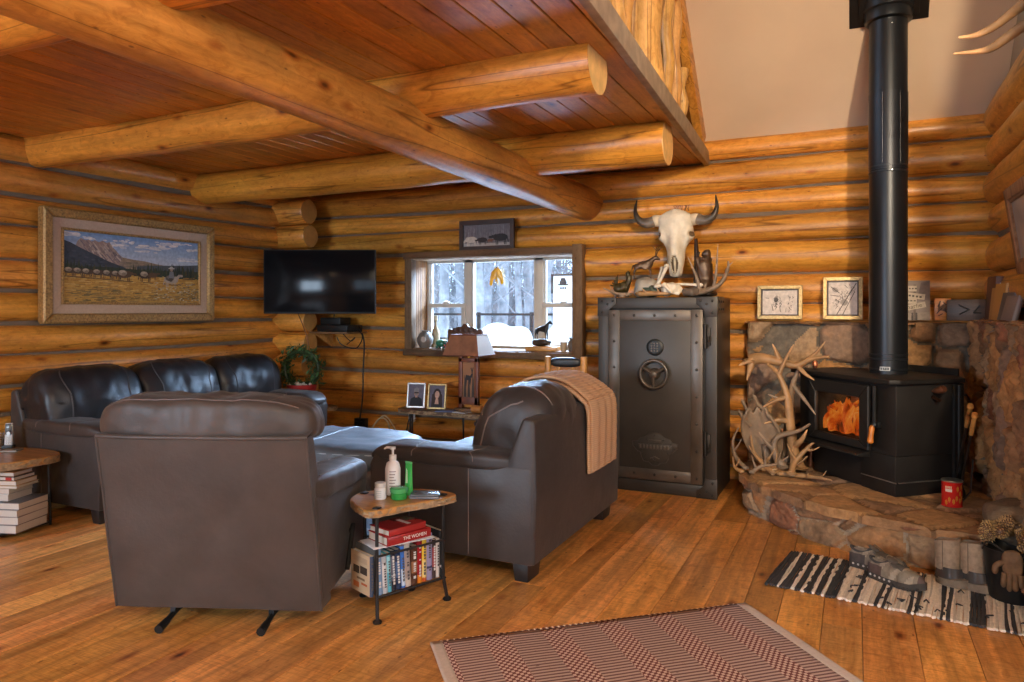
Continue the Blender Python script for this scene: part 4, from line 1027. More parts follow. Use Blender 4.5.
# ------------------------------------------------------------ console table top
def portrait(name, label, loc, rz, kind):
    o = hung(name, label, 'photo frame', .185, .245, loc, rz, .018, M['chrome'] if kind == 1 else M['goldframe'], .016, -12)
    p = Pic(.155, .215, .004); p.P([(0, 0), (1, 0), (1, 1), (0, 1)], (.13, .11, .15)); 
    if kind == 1:
        p.P([(.08, 0), (.92, 0), (.86, .34), (.62, .44), (.38, .44), (.14, .34)], (.012, .012, .013)); p.P([(.42, .40), (.58, .40), (.57, .5), (.43, .5)], (.38, .2, .14)); p.E(.5, .6, .155, .15, (.42, .24, .17)); p.E(.5, .535, .1, .06, (.25, .2, .18))
        p.P([(.33, .66), (.67, .66), (.66, .80), (.5, .87), (.34, .80)], (.2, .19, .2)); p.L((.36, .615), (.64, .615), .014, (.02, .02, .02))
    else:
        p.E(.5, .56, .26, .30, (.03, .014, .01)); p.P([(.14, 0), (.86, 0), (.82, .6), (.18, .6)], (.035, .016, .012)); p.P([(.2, 0), (.8, 0), (.74, .2), (.26, .2)], (.015, .013, .013)); p.P([(.36, .16), (.62, .16), (.57, .42), (.43, .42)], (.5, .3, .22)); p.E(.5, .58, .15, .165, (.52, .31, .23)); p.L((.44, .51), (.56, .51), .006, (.6, .45, .4))
    p.b.build('photo', M['paint'], o, 0)
    b = MB(); b.prism([(-.02, -.10), (.02, -.10), (.015, .04), (-.015, .04)], .006, .011, 'y'); b.xf(0, Matrix.Translation((0, 0, .04)) @ Matrix.Rotation(R(28), 4, 'X') @ Matrix.Translation((0, 0, -.04))); b.build('easel_back', M['blackmetal'], o)
    b = MB(); b.box(-.088, .088, .005, .009, -.118, .118); b.build('backing', M['blackmetal'], o)
portrait('photo_frame', 'silver photo frame with a portrait of a person in dark shirt and cap', (-3.87, 6.0, .598), 16, 1)
portrait('photo_frame', 'gilt photo frame with a portrait of a long haired person', (-3.635, 6.0, .598), 16, 2)
b = MB(); b.box(-.09, .09, -.06, .06, 0, .008, .001, (.10, .13, .26)); o = b.build('booklet', M['any'], None, 40, (-3.48, 5.90, .4765), (0, 0, .3)); tag(o, 'blue booklet lying on the console table below the lamp', 'booklet')
b = MB(); b.box(-.08, .08, -.05, .05, 0, .006, .001, (.62, .60, .60)); b.box(-.03, .05, -.03, .03, .006, .0065, 0, (.3, .3, .35)); o = b.build('envelope', M['any'], None, 40, (-3.30, 5.895, .4765), (0, 0, -.2)); tag(o, 'pale envelope lying on the console table beside the blue booklet', 'envelope')
b = MB(); b.tube([(-.05, 0, .036), (.05, 0, .036)], .035, 14, (1.1, .9, .8)); o = b.build('log_slice', M['slab'], None, 40, (-3.16, 5.93, .476)); tag(o, 'short round of wood lying at the end of the console table', 'log')
lp = thing('table_lamp', 'rustic table lamp with brown hide shade and cutout deer panel', 'table lamp', (-3.30, 6.03, .4765))
b = MB()
for x in (-.085, .085): b.box(x-.02, x+.02, -.02, .02, .02, .53, .004)
b.box(-.105, .105, -.02, .02, .46, .50, .003); b.box(-.105, .105, -.02, .02, .06, .13, .003); b.build('posts', plain('lamp_red_wood', (.17, .05, .022), .45, var=.4, sc=14), lp)
b = MB(); b.box(-.13, .13, -.06, .06, 0, .025, .004); b.build('base', M['slabdark'], lp)
b = MB(); b.box(-.066, .066, -.004, .004, .13, .46, 0, (.30, .13, .05)); p = b
for x in (-.04, .0, .045): p.prism([(x-.015, .13), (x+.015, .13), (x+.006, .3), (x-.004, .34)], -.007, -.004, 'y', 0, (.05, .025, .012))
p.prism([(-.03, .34), (.02, .33), (.025, .30), (.015, .24), (.005, .29), (-.02, .29), (-.028, .23), (-.036, .29)], -.008, -.004, 'y', 0, (.02, .012, .01))
p.prism([(.015, .33), (.035, .36), (.045, .35), (.03, .31)], -.008, -.004, 'y', 0, (.02, .012, .01)); p.prism([(.03, .36), (.045, .41), (.05, .41), (.038, .355)], -.008, -.004, 'y', 0, (.02, .012, .01)); p.prism([(.035, .36), (.02, .405), (.025, .41), (.042, .36)], -.008, -.004, 'y', 0, (.02, .012, .01))
b.build('deer_panel', M['any'], lp)
b = MB(); b.tube([(0, 0, .50), (0, 0, .60)], .012, 8); b.build('socket', M['brass'], lp)
def quad(b, P, c=None, t=.003):
    n = (P[1]-P[0]).cross(P[2]-P[0]).normalized()*t; b.add(P+[q-n for q in P], [(0, 1, 2, 3), (7, 6, 5, 4), (0, 4, 5, 1), (1, 5, 6, 2), (2, 6, 7, 3), (3, 7, 4, 0)], c)
hide = plain('shade_hide', (.26, .10, .045), .7, var=.35, sc=10); lit_side = N('shade_side_backlit'); lit_side.base((.62, .52, .44)); lit_side.set(Roughness=.8, Subsurface_Weight=.0);  # shade sides made paler: window backlight put into their colour
tr_ = lit_side.n('ShaderNodeBsdfTranslucent'); tr_.inputs[0].default_value = (.75, .68, .6, 1); mx = lit_side.n('ShaderNodeMixShader'); mx.inputs[0].default_value = .6
lit_side.l(lit_side.b.outputs[0], mx.inputs[1]); lit_side.l(tr_.outputs[0], mx.inputs[2]); lit_side.l(mx.outputs[0], lit_side.t.nodes['Material Output'].inputs[0]); lit_side = lit_side.m
lo = [V((-.19, -.17, .53)), V((.19, -.17, .53)), V((.19, .17, .53)), V((-.19, .17, .53))]; hi = [V((-.14, -.11, .72)), V((.14, -.11, .72)), V((.14, .11, .72)), V((-.14, .11, .72))]
b = MB()
for i in range(4):
    b.mi = 0 if i in (0, 2) else 1; quad(b, [lo[i], lo[(i+1) % 4], hi[(i+1) % 4], hi[i]])
b.mi = 0
for P in (lo, hi):
    for i in range(4): b.tube([P[i], P[(i+1) % 4]], .005, 6, (.5, .4, .4))
b.build('lamp_shade', [hide, lit_side], lp, 30)

# ------------------------------------------------------------ window sill ornaments (sill top z = 1.04)
SZ = 1.0405
def turned(name, label, cat, prof, loc, col, m='any', n=20):
    b = MB(); b.lathe(prof, n, (0, 0, 0), col); o = b.build(name, M[m], None, 40, loc); return tag(o, label, cat)
o = turned('clay_jug', 'round grey clay jug at the corner of the window sill', 'jug', [(.05, 0), (.08, .05), (.085, .10), (.06, .15), (.035, .165), (.04, .18), (.02, .18)], (-4.0, 6.37, SZ), (.16, .13, .11))
b = MB(); b.lathe([(.002, 0), (.028, 0), (.030, .008), (.014, .01)], 14, (0, 0, 0), (.45, .36, .30)); b.xf(0, Matrix.Translation((.03, -.075, .09)) @ Matrix.Rotation(R(90), 4, 'X')); b.build('medallion', M['any'], o)
o = turned('glass_bottle', 'slim tan bottle standing behind the clay jug on the sill', 'bottle', [(.04, 0), (.042, .14), (.036, .18), (.014, .22), (.013, .27), (.016, .275), (.016, .285)], (-3.94, 6.48, SZ), (.34, .25, .15), 'gloss')
b = MB(); b.lathe([(.018, .283), (.018, .33), (.004, .333)], 12, (0, 0, 0), (.55, .42, .25)); b.build('stopper', M['any'], o)
o = thing('turtle_figurine', 'small green glazed turtle figurine on the window sill', 'figurine', (-3.82, 6.40, SZ))
b = MB(); b.pillow((0, 0, .05), (.12, .09, .08), 2.2, 10, 0, .006, 20, 2, (.05, .20, .11)); b.build('shell', M['gloss'], o); b = MB(); b.pillow((.06, -.03, .06), (.05, .04, .05), 2.2, 6, 0, 0, 1, 1, (.03, .12, .08)); b.build('head', M['gloss'], o)
b = MB()
for x, y in ((-.04, -.03), (.04, -.03), (-.04, .03), (.04, .03)): b.lathe([(.014, 0), (.014, .025)], 8, (x, y, 0), (.03, .12, .08))
b.build('feet', M['gloss'], o)
b = MB(); P = [(-.2, 0), (.2, 0), (.2, .17), (.19, .20), (.14, .19), (.09, .22), (.04, .22), (.02, .25), (-.02, .25), (-.04, .22), (-.09, .22), (-.14, .19), (-.19, .20), (-.2, .17)]
b.prism(P, -.015, .015, 'y', .004, (.55, .42, .38))
for x in (-.12, -.06, 0, .06, .12): b.lathe([(.02, 0), (.024, .006), (.006, .01)], 12, (0, 0, 0), (.4, .3, .28)); b.xf(len(b.v)-36, Matrix.Translation((x, -.014, .185)) @ Matrix.Rotation(R(90), 4, 'X'))
o = b.build('carved_plaque', M['slabdark'], None, 40, (-3.56, 6.43, SZ)); tag(o, 'dark carved wood plaque on the sill behind the table lamp', 'plaque')
o = thing('berry_sprig', 'sprig of red berries lying on the sill beside the lamp shade', 'sprig', (-3.66, 6.35, SZ)); b = MB(); rw = random.Random(3)
b.tube([(-.1, 0, .02), (0, .01, .045), (.1, 0, .035)], .004, 6, (.1, .06, .03)); b.build('stem', M['any'], o); b = MB()
for i in range(20): b.lathe([(.001, -.011), (.010, -.005), (.010, .005), (.001, .011)], 7, (rw.uniform(-.1, .1), rw.uniform(-.03, .03), rw.uniform(.012, .06)), rw.choice([(.45, .03, .03), (.35, .02, .05)]))
b.build('berries', M['gloss'], o)
b = MB(); b.box(-.19, .13, -.06, .06, 0, .045, .005); o = b.build('wood_block', M['slab'], None, 40, (-2.66, 6.38, SZ)); tag(o, 'flat brown wood block under the horse figurine on the sill', 'wood block')
def quadruped(name, parent, s, m, neck=.16, sub=1, fat=1.0):
    # x forward
    P = [(-.16, 0, .30), (0, 0, .30), (.14, 0, .31), (.21, 0, .30+neck), (.29, 0, .30+neck*1.05), (.36, 0, .27+neck)]; rad = [(.066, .078), (.064, .076), (.062, .08), .040, .034, .019]; E = chain(0, 1, 2, 3, 4, 5)
    for (j, x, y) in ((0, -.17, .04), (0, -.17, -.04), (2, .15, .035), (2, .15, -.035)):
        k = len(P); bk = -.03 if j == 0 else .012
        P += [(x, y, .22), (x+bk, y, .12), (x+.01, y, .01)]; rad += [.03, .016, .014]; E += [(j, k), (k, k+1), (k+1, k+2)]
    k = len(P); P += [(-.22, 0, .29), (-.25, 0, .18)]; rad += [.014, .008]; E += [(0, k), (k, k+1)]
    for y in (.025, -.025): k = len(P); P.append((.27, y, .36+neck)); rad.append(.009); E.append((4, k))
    return skin(name, [(x*s, y*s, z*s) for x, y, z in P], E, [tuple(q*s*fat for q in r) if isinstance(r, tuple) else r*s*fat for r in rad], m, parent, sub, 1)
o = thing('horse_figurine', 'dark bronze horse figurine on the wood block at the window', 'figurine', (-2.70, 6.38, SZ+.0455), R(-15)); b = MB(); b.pillow((0, 0, .035), (.19, .10, .07), 3, 10, 0, .012, 14, 2, (.5, .5, .5)); b.build('base', M['bronze'], o)
q = quadruped('body', o, .36, plain('dark_bronze', (.02, .018, .016), .45, .4)); q.location = (0, 0, .055)
o = turned('clay_cup', 'small tan clay cup on the window sill beside the wood block', 'cup', [(.028, 0), (.035, .09), (.031, .09), (.025, .01)], (-2.47, 6.36, SZ), (.42, .30, .19))
o = turned('clay_vase', 'brown clay vase at the end of the sill next to the tan cup', 'vase', [(.035, 0), (.045, .05), (.04, .09), (.025, .11), (.03, .13), (.022, .13)], (-2.39, 6.38, SZ), (.15, .10, .07))
sc = thing('sun_catcher', 'yellow glass sun catcher of two horse heads hanging in the window', 'sun catcher', (-3.27, 6.55, 1.765), R(25))
hh = [(0, .07), (.012, .088), (.02, .07), (.04, .05), (.052, .0), (.058, -.05), (.045, -.065), (.034, -.055), (.026, -.02), (.008, -.005), (0, -.03), (-.012, -.05), (-.006, .02)]
M['amberglass'] = plain('amber_glass', (.62, .33, .015), .25, var=.3)
for sx, dz in ((1, 0), (-1, -.012)):
    b = MB(); b.prism([(sx*x*1.25, z*1.25+dz) for x, z in hh], -.004, .004, 'y', .001); b.build('horse_head', M['amberglass'], sc)
b = MB(); b.tube([(0, 0, .09), (0, 0, .16)], .0015, 4); b.lathe([(.010, .085), (.004, .1)], 8); b.build('hook', M['iron'], sc)

# ------------------------------------------------------------ log bar stool behind the loveseat
bs = thing('bar_stool', 'log bar stool with dark leather seat and back behind the loveseat', 'bar stool', (-2.20, 5.62, 0), R(8))
for x in (-.15, .15):
    b = MB(); b.tube([(x*1.05, .12, .03), (x*.98, .12, .5), (x*1.05, .15, 1.03)], [.036, .034, .03], 12, (1.1, 1, 1), x, True, .1, 3); b.tube([(x*1.05, .15, 1.025), (x*1.05, .15, 1.034)], .027, 12, (1.4, 1.5, 1.7)); b.build('leg', M['logz'], bs)
    b = MB(); b.tube([(x*1.05, -.15, .0), (x*.95, -.13, .76)], [.036, .032], 12, (1.1, 1, 1), x+3, True, .1, 5); b.build('leg', M['logz'], bs)
b = MB(); b.tube([(-.15, -.14, .3), (.15, -.14, .3)], .022, 10); b.tube([(-.15, .12, .35), (.15, .12, .35)], .022, 10); b.tube([(-.15, -.14, .4), (-.15, .12, .4)], .022, 10); b.tube([(.15, -.14, .4), (.15, .12, .4)], .022, 10); b.build('stretcher', M['logz'], bs)
b = MB(); b.pillow((0, -.02, .81), (.40, .36, .12), 3, 14); b.build('seat', M['navy'], bs)
b = MB(); b.pillow((0, .15, .985), (.27, .07, .085), 3, 10); b.build('back_pad', M['navy'], bs)
b = MB()
for x in (-.06, .06): b.lathe([(.014, .86), (.022, .9), (.016, .95)], 10, (x, .15, 0))
b.build('spindle', M['logz'], bs)
# ------------------------------------------------------------ gun safe (front face y = -.34)
sf_ = thing('gun_safe', 'tall charcoal steel gun safe with riveted straps and spoked wheel handle', 'safe', (-1.405, 5.93, 0))
w, h, yf = .465, 1.525, -.33
b = MB(); b.box(-w, w, -.30, .33, .0, h, .012); b.build('body', M['safe'], sf_)
b = MB()
for x0, x1, z0, z1 in ((-w-.004, -w+.085, .0, h), (w-.085, w+.004, .0, h), (-w+.085, w-.085, h-.085, h+.003), (-w+.085, w-.085, .0, .095)): b.box(x0, x1, -.335, -.298, z0, z1, .006)
b.build('front_frame', M['safe'], sf_)
dr = MB(); dr.box(-.375, .365, -.352, -.31, .105, 1.43, .008); door = dr.build('door', M['safe'], sf_)
def rivet(b, x, y, z, r=.012, ax='y'):
    k = b.mark(); b.lathe([(r, 0), (r*.8, r*.45), (r*.3, r*.65)], 8, (0, 0, 0), (.4, .4, .4))
    b.xf(k, Matrix.Translation((x, y, z)) @ (Matrix.Rotation(R(90), 4, 'X') if ax == 'y' else Matrix.Rotation(R(90), 4, 'Y')))
b = MB()
for x0, x1, z0, z1 in ((-.375, -.285, .105, 1.43), (.275, .365, .105, 1.43), (-.285, .275, 1.345, 1.43), (-.285, .275, .105, .19)): b.box(x0, x1, -.358, -.35, z0, z1, .003)
for i in range(5):
    for z in (1.388, .148): rivet(b, -.33+.163*i, -.358, z)
for i in range(1, 7):
    for x in (-.33, .32): rivet(b, x, -.358, .148+.207*i*1.0)
b.build('strap_frame', M['safe2'], door)
for sx in (-1, 1):
    for z0, sz in ((h+.006, -1), (-.0, 1)):
        b = MB()
        P = [(sx*(w+.006), z0), (sx*(w-.15), z0), (sx*(w-.15), z0+sz*.055), (sx*(w-.10), z0+sz*.09), (sx*(w-.085), z0+sz*.15), (sx*(w+.006), z0+sz*.15)]
        b.prism(P, -.345, -.333, 'y', .002)
        for dx, dz in ((.03, .03), (.12, .03), (.03, .12), (.075, .055)): rivet(b, sx*(w-dx), -.345, z0+sz*dz, .011)
        if sx > 0 and sz < 0:
            b.box(w-.002, w+.008, -.34, -.02, h-.12, h+.008, .002)
            for y in (-.28, -.18, -.08):
                for dz in (.03, .09): rivet(b, w+.008, y, h-dz, .011, 'x')
        b.build('corner_plate', M['safe'], sf_)
b = MB(); b.lathe([(.066, 0), (.066, .012), (.05, .02), (.045, .02)], 28); b.xf(0, Matrix.Translation((0, -.35, 1.14)) @ Matrix.Rotation(R(90), 4, 'X')); kp = b.build('keypad', M['blackmetal'], door)
b = MB()
for i in range(4):
    for j in range(3): b.box(-.03+.022*j, -.016+.022*j, -.375, -.369, 1.104+.02*i, 1.118+.02*i, .002)
b.build('buttons', M['safe2'], kp)
b = MB(); k = b.mark()
b.tube([(.105*math.cos(t), .105*math.sin(t), .05) for t in [2*PI*i/36 for i in range(37)]], .014, 10, None, None, False)
for i in range(3):
    a = PI/2+2*PI*i/3+R(60); b.tube([(.02*math.cos(a), .02*math.sin(a), .06), (.10*math.cos(a), .10*math.sin(a), .05)], [.017, .011], 8)
b.lathe([(.045, 0), (.045, .012), (.03, .03), (.034, .065), (.018, .075), (.004, .077)], 20)
b.xf(k, Matrix.Translation((0, -.35, .935)) @ Matrix.Rotation(R(90), 4, 'X')); b.build('wheel_handle', M['safe2'], door)
b = MB()
half = [(0, .135), (.045, .125), (.085, .095), (.13, .085), (.155, .06), (.20, .055), (.195, .02), (.16, -.015), (.125, -.03), (.12, -.06), (.10, -.095), (.055, -.10), (.03, -.12), (0, -.125)]
P = half + [(-x, z) for x, z in half[::-1][1:-1]]
b.prism([(x*.9, z+.345) for x, z in P], -.360, -.351, 'y', .002)
for i in range(len(P)): b.tube([(P[i][0]*.9, -.361, P[i][1]+.345), (P[(i+1) % len(P)][0]*.9, -.361, P[(i+1) % len(P)][1]+.345)], .003, 5, (1.6, 1.6, 1.6))
for i in range(0, len(P), 2): rivet(b, P[i][0]*.78, -.361, P[i][1]*.82+.345, .006)
b.box(-.13, .13, -.364, -.358, .345, .385, .002, (1.3, 1.3, 1.3)); b.box(-.05, .05, -.364, -.358, .40, .42, .004, (1.4, 1.4, 1.4))
for i in range(9): b.box(-.12+.027*i, -.106+.027*i, -.367, -.362, .351, .379, .001, (2.4, 2.3, 2.2))
b.tube([(-.035, -.362, .275), (0, -.365, .29), (.035, -.362, .275)], .004, 6, (2, 2, 2)); b.lathe([(.016, .0), (.012, .008)], 12); b.xf(len(b.v)-24, Matrix.Translation((0, -.36, .275)) @ Matrix.Rotation(R(90), 4, 'X'))
b.build('emblem', M['safe'], door)
for z in (1.23, .42):
    b = MB(); b.tube([(.385, -.362, z-.09), (.385, -.362, z+.09)], .014, 10); b.tube([(.385, -.362, z-.075), (.385, -.362, z-.07)], .017, 10); b.box(.35, .42, -.352, -.335, z-.07, z+.07, .003); b.tube([(.40, -.36, z-.04), (.415, -.37, z-.03), (.41, -.36, z)], .008, 6); b.build('hinge', M['iron'], sf_)

# ------------------------------------------------------------ bison skull on the log wall
sk = thing('bison_skull', 'bleached bison skull with dark curved horns hung above the safe', 'skull', (-1.375, 6.17, 1.985))
prof = [(.300, .03, .03), (.285, .075, .05), (.25, .135, .085), (.21, .155, .10), (.16, .142, .10), (.12, .146, .105), (.075, .158, .105), (.045, .140, .10), (.015, .108, .097), (-.02, .088, .093), (-.06, .077, .088), (-.11, .074, .08), (-.16, .068, .07), (-.20, .060, .06), (-.235, .056, .05), (-.265, .046, .035), (-.275, .02, .02)]
def skf(u, v):
    i = v*(len(prof)-1); k = min(int(i), len(prof)-2); t = i-k; z, wx, dy = [lerp(a, c, t) for a, c in zip(prof[k], prof[k+1])]
    a = u*2*PI; x = wx*math.copysign(abs(math.cos(a))**.8, math.cos(a)); y = -dy*math.copysign(abs(math.sin(a))**.85, math.sin(a))
    e = math.hypot((abs(x)-.142)/.030, (z-.085)/.030) if y < .02 else 9
    if e < 1: y += .05*(1-e*e); x *= 1-.10*(1-e)
    if y < 0: y += .035*math.exp(-((abs(x)-.07)/.03)**2)*math.exp(-((z+.01)/.10)**2) - .012*math.exp(-(x/.03)**2)
    if y < 0 and z < -.10 and z > -.26:      # nasal opening
        nw = .026*(1-abs((z+.17)/.085)**2)
        if nw > 0 and .004 < abs(x) < nw+.004: y += .035
    if y < 0 and abs(x) < .006: y += .006
    y += .006*noise.noise(V((x*14, z*14, 2)))
    return (x, y, z)
def skc(u, v):
    x, y, z = skf(u, v); e = math.hypot((abs(x)-.136)/.022, (z-.085)/.026)
    if e < .8 and y < .05: return (.22, .17, .12)
    if abs(x) < .004 and -.1 < z < .2: return (.6, .52, .42)
    if y < 0 and -.25 < z < -.10 and .006 < abs(x) < .026*(1-abs((z+.17)/.085)**2)+.002: return (.16, .11, .08)
    return (1, 1, 1)
b = MB(); b.grid(skf, 72, 90, colfn=skc); b.build('cranium', M['bone'], sk, 60)
for s in (-1, 1):
    b = MB(); b.tube(smooth_path([(s*.12, .0, .205), (s*.18, -.01, .21), (s*.215, -.012, .195)], 5), [.05]*6+[.046]*5, 14, (.85, .78, .68), 0, True, .1, 3); b.build('horn_core', M['bone'], sk, 60)
    b = MB(); pts = smooth_path([(s*.185, -.012, .208), (s*.25, -.02, .19), (s*.315, -.03, .225), (s*.345, -.03, .30), (s*.333, -.02, .40)], 8); n = len(pts)
    cols = None; b.tube(pts, [.047*(1-(i/(n-1))**1.4*.93) for i in range(n)], 14, None, None, True, .12, 4)
    for i, f in enumerate(b.f):
        t = min(1, (i//14)/(n-1)); q = 5*(1-t)**2.2+.6; b.c[i] = (q, q*.95, q*.9)
    b.build('horn', M['horn'], sk, 60)
b = MB(); b.tube([(0, .04, .12), (0, .20, .14)], .012, 8); b.build('hanger', M['iron'], sk)
b = MB()
for i in range(9): x = random.uniform(-.05, .12); b.tube([(x, -.03, .28), (x+random.uniform(-.03, .03), -.05, .32), (x+random.uniform(-.07, .07), -.04, .325)], .0035, 5, (.8, .5, .3))
b.build('twigs', M['bark'], sk)

# ------------------------------------------------------------ antlers
def antler(name, label, cat, beam, tines, r, m, loc=(0, 0, 0), rz=0, group=None, pale=True):
    b = MB(); P = smooth_path(beam, 7); n = len(P)
    b.tube(P, [r*(1-.78*(i/(n-1))**1.2) for i in range(n)], 10, None, None, True, .18, len(label) % 7)
    b.lathe([(r*1.35, -.006), (r*1.5, .004), (r*1.2, .014)], 10, tuple(P[0]))
    for t, ds in tines:
        k = min(n-1, int(t*(n-1))); p = P[k]; q = [p]+[p+V(d) for d in (ds if isinstance(ds[0], tuple) else (ds,))]
        if len(q) == 2: q = [q[0], q[0].lerp(q[1], .5)+V((0, 0, -.012)), q[1]]
        Q = smooth_path(q, 5); L = len(Q); rr = r*(1-.6*t)*.78; k0 = len(b.f)
        b.tube(Q, [rr*(1-.9*(i/(L-1))**1.3) for i in range(L)], 8, None, None, True, .1, 2)
        if pale:
            for i in range(k0, len(b.f)): tt = min(1, ((i-k0)//8)/(L-1)); g = 1+1.0*max(0, tt-.6)/.4; b.c[i] = (g, g*1.02, g*1.08)
    o = b.build(name, M[m], None, 60, loc, (0, 0, rz)); return tag(o, label, cat, group)
TZ = 1.534   # top of the safe
antler('shed_antler', 'grey antler with upright pale tines at the hinge side of the safe top', 'antler', [(-1.18, 5.80, TZ+.03), (-1.10, 5.74, TZ+.035), (-1.02, 5.70, TZ+.05), (-.93, 5.70, TZ+.10), (-.88, 5.72, TZ+.20), (-.875, 5.73, TZ+.27)],
       [(.25, [(-.03, 0, .12), (-.10, .02, .28)]), (.5, [(.02, 0, .13), (.03, .02, .34)]), (.75, [(.01, -.02, .04), (.06, -.05, .09)])], .030, 'antlerg')
antler('shed_antler', 'small brown antler lying flat across the front of the safe top', 'antler', [(-1.56, 5.70, TZ+.025), (-1.45, 5.66, TZ+.028), (-1.35, 5.66, TZ+.025), (-1.27, 5.70, TZ+.03)], [(.3, (-.06, -.02, .04)), (.6, (-.03, -.02, .05))], .026, 'antler')
antler('antler_tine', 'forked antler poking out past the wheel side corner of the safe top', 'antler', [(-1.66, 5.72, TZ+.022), (-1.75, 5.70, TZ+.03), (-1.86, 5.68, TZ+.075)], [(.4, (-.09, .0, .015)), (.6, (-.04, -.02, .07))], .018, 'antlerg')
def bone(label, pts, r):
    P = smooth_path(pts, 6); n = len(P); b = MB(); b.tube(P, [r*(.75+.6*abs(2*i/(n-1)-1)**4) for i in range(n)], 10, None, None, True, .1, 2)
    for p in (P[0], P[-1]):
        for d in (-1, 1): k = b.mark(); b.pillow(p+V((0, d*r*.5, 0)), (r*2, r*1.7, r*1.8), 2, 5)
    return tag(b.build('leg_bone', M['bone'], None, 60), label, 'bone')
bone('long pale bone leaning up toward the skull on the safe top', [(-1.50, 5.80, TZ+.03), (-1.42, 5.79, TZ+.13), (-1.36, 5.78, TZ+.25)], .018)
bone('straight pale bone lying across the pile toward the bear figurine', [(-1.44, 5.745, TZ+.085), (-1.28, 5.74, TZ+.10), (-1.08, 5.735, TZ+.09)], .014)
bone('thin jaw bone standing beside the deer figurine', [(-1.47, 5.88, TZ+.03), (-1.46, 5.88, TZ+.12), (-1.42, 5.87, TZ+.24)], .013)
b = MB(); b.pillow((-1.30, 5.70, TZ+.055), (.16, .10, .11), 2.2, 12, 0, .035, 11, 3, (1.1, 1.1, 1.1)); b.tube([(-1.36, 5.66, TZ+.1), (-1.29, 5.63, TZ+.03)], [.02, .008], 8); tag(b.build('small_skull', M['bone'], None, 60), 'small broken white animal skull in the middle of the safe top', 'skull')
b = MB(); b.pillow((-1.16, 5.72, TZ+.04), (.13, .09, .08), 2.4, 10, 0, .02, 14, 6, (.16, .13, .12)); tag(b.build('hoof', M['bone'], None, 60), 'dark hoof shaped lump lying before the bear figurine', 'hoof')
# deer on a rock
o = thing('deer_figurine', 'bronze deer figurine with antlers on a pale rock on the safe', 'figurine', (-1.575, 5.86, TZ))
b = MB(); b.pillow((.03, .02, .075), (.22, .14, .17), 2.6, 12, 0, .025, 10, 3, (.34, .30, .25)); b.pillow((.09, -.06, .045), (.15, .08, .085), 2.4, 8, 0, .02, 22, 5, (.05, .07, .05)); b.build('rock', M['any'], o)
q = quadruped('body', o, .38, M['bronze'], neck=.15, fat=1.2); q.location = (0, 0, .15); q.rotation_euler = (0, 0, R(15))
b = MB()
for s in (-1, 1):
    b.tube(smooth_path([(.115, s*.01, .37), (.125, s*.04, .42), (.16, s*.06, .455)], 4), [.006]*4+[.004]*5, 6); b.tube([(.12, s*.03, .41), (.145, s*.03, .45)], .004, 5); b.tube([(.125, s*.045, .425), (.10, s*.055, .465)], .004, 5)
k = b.xf(0, Matrix.Translation((.015, .01, .05)) @ Matrix.Scale(.78, 4)); b.build('antlers', M['bronze'], o)
# bear climbing a stump
o = thing('bear_figurine', 'dark bronze bear figurine rearing against a tall stump on the safe', 'figurine', (-1.10, 5.90, TZ))
b = MB(); b.tube([(-.05, 0, 0), (-.045, 0, .25), (-.055, 0, .47)], [.035, .025, .014], 9, (.5, .45, .4), 0, True, .25, 2); b.pillow((0, 0, .025), (.22, .15, .05), 3, 8, 0, .01, 12, 1, (.5, .5, .45)); b.tube([(-.05, 0, .3), (-.02, -.02, .36)], [.012, .006], 6, (.5, .45, .4)); b.build('stump', M['bronze'], o)
q = skin('body', [(.03, 0, .12), (.025, 0, .2), (.02, 0, .27), (.03, 0, .335), (.0, -.02, .345), (-.03, -.045, .27), (-.045, -.04, .32), (-.02, .05, .25), (-.05, .045, .30), (.03, -.05, .07), (.0, -.06, .02), (.045, .05, .07), (.02, .06, .02), (.045, -.03, .375), (.05, .03, .375)],
         [(0, 1), (1, 2), (2, 3), (3, 4), (2, 5), (5, 6), (2, 7), (7, 8), (0, 9), (9, 10), (0, 11), (11, 12), (3, 13), (3, 14)], [.06, .062, .055, .045, .024, .026, .02, .026, .02, .036, .026, .036, .026, .012, .012], M['bronze'], o, 2, 1)
# small leafy grouse figurine near the corner
o = thing('grouse_figurine', 'small green bronze bird figurine on the front corner of the safe', 'figurine', (-1.72, 5.74, TZ)); b = MB(); b.lathe([(.06, 0), (.058, .02), (.01, .022)], 16, (0, 0, 0), (1.4, 1.5, 1.6)); b.build('base', M['bronze'], o)
b = MB(); b.pillow((0, 0, .08), (.13, .08, .10), 2.2, 10, 0, .018, 22, 2, (.7, .9, .5)); b.tube(smooth_path([(.04, 0, .1), (.06, 0, .15), (.05, 0, .19), (.07, 0, .2)], 4), [.026]*6+[.02]*5+[.008, .004], 8, (.6, .8, .5))
for i in range(5): b.tube([(-.05, 0, .09), (-.09+.012*i, -.03+.015*i, .10+.022*i)], [.012, .004], 6, (.5, .7, .4))
b.build('body', M['bronze'], o)

# ------------------------------------------------------------ wood stove
HT = .245     # hearth top
sv = thing('wood_stove', 'black steel wood stove with a fire behind its glass on the hearth', 'stove', (.19, 5.685, HT), R(-49))
W2, DF, DB, WL = .415, -.30, .29, .515
b = MB()
b.prism([(-WL, DF), (W2, DF), (W2+.015, DB-.1), (W2-.12, DB), (-WL+.32, DB), (-WL-.005, DB-.28)], .255, .715, 'z', .008)
fb = b.build('firebox', M['stove'], sv)
bm_ = fb.modifiers.new('opening', 'BOOLEAN'); 
c = MB(); c.box(-.295, .125, -.36, -.02, .32, .60); cut = c.build('opening_cutter', M['stove'], sv)
bm_.object = cut; bm_.operation = 'DIFFERENCE'; bm_.solver = 'EXACT'
dg = bpy.context.evaluated_depsgraph_get(); dg.update(); nm = bpy.data.meshes.new_from_object(fb.evaluated_get(dg)); fb.modifiers.clear(); fb.data = nm; bpy.data.objects.remove(cut)
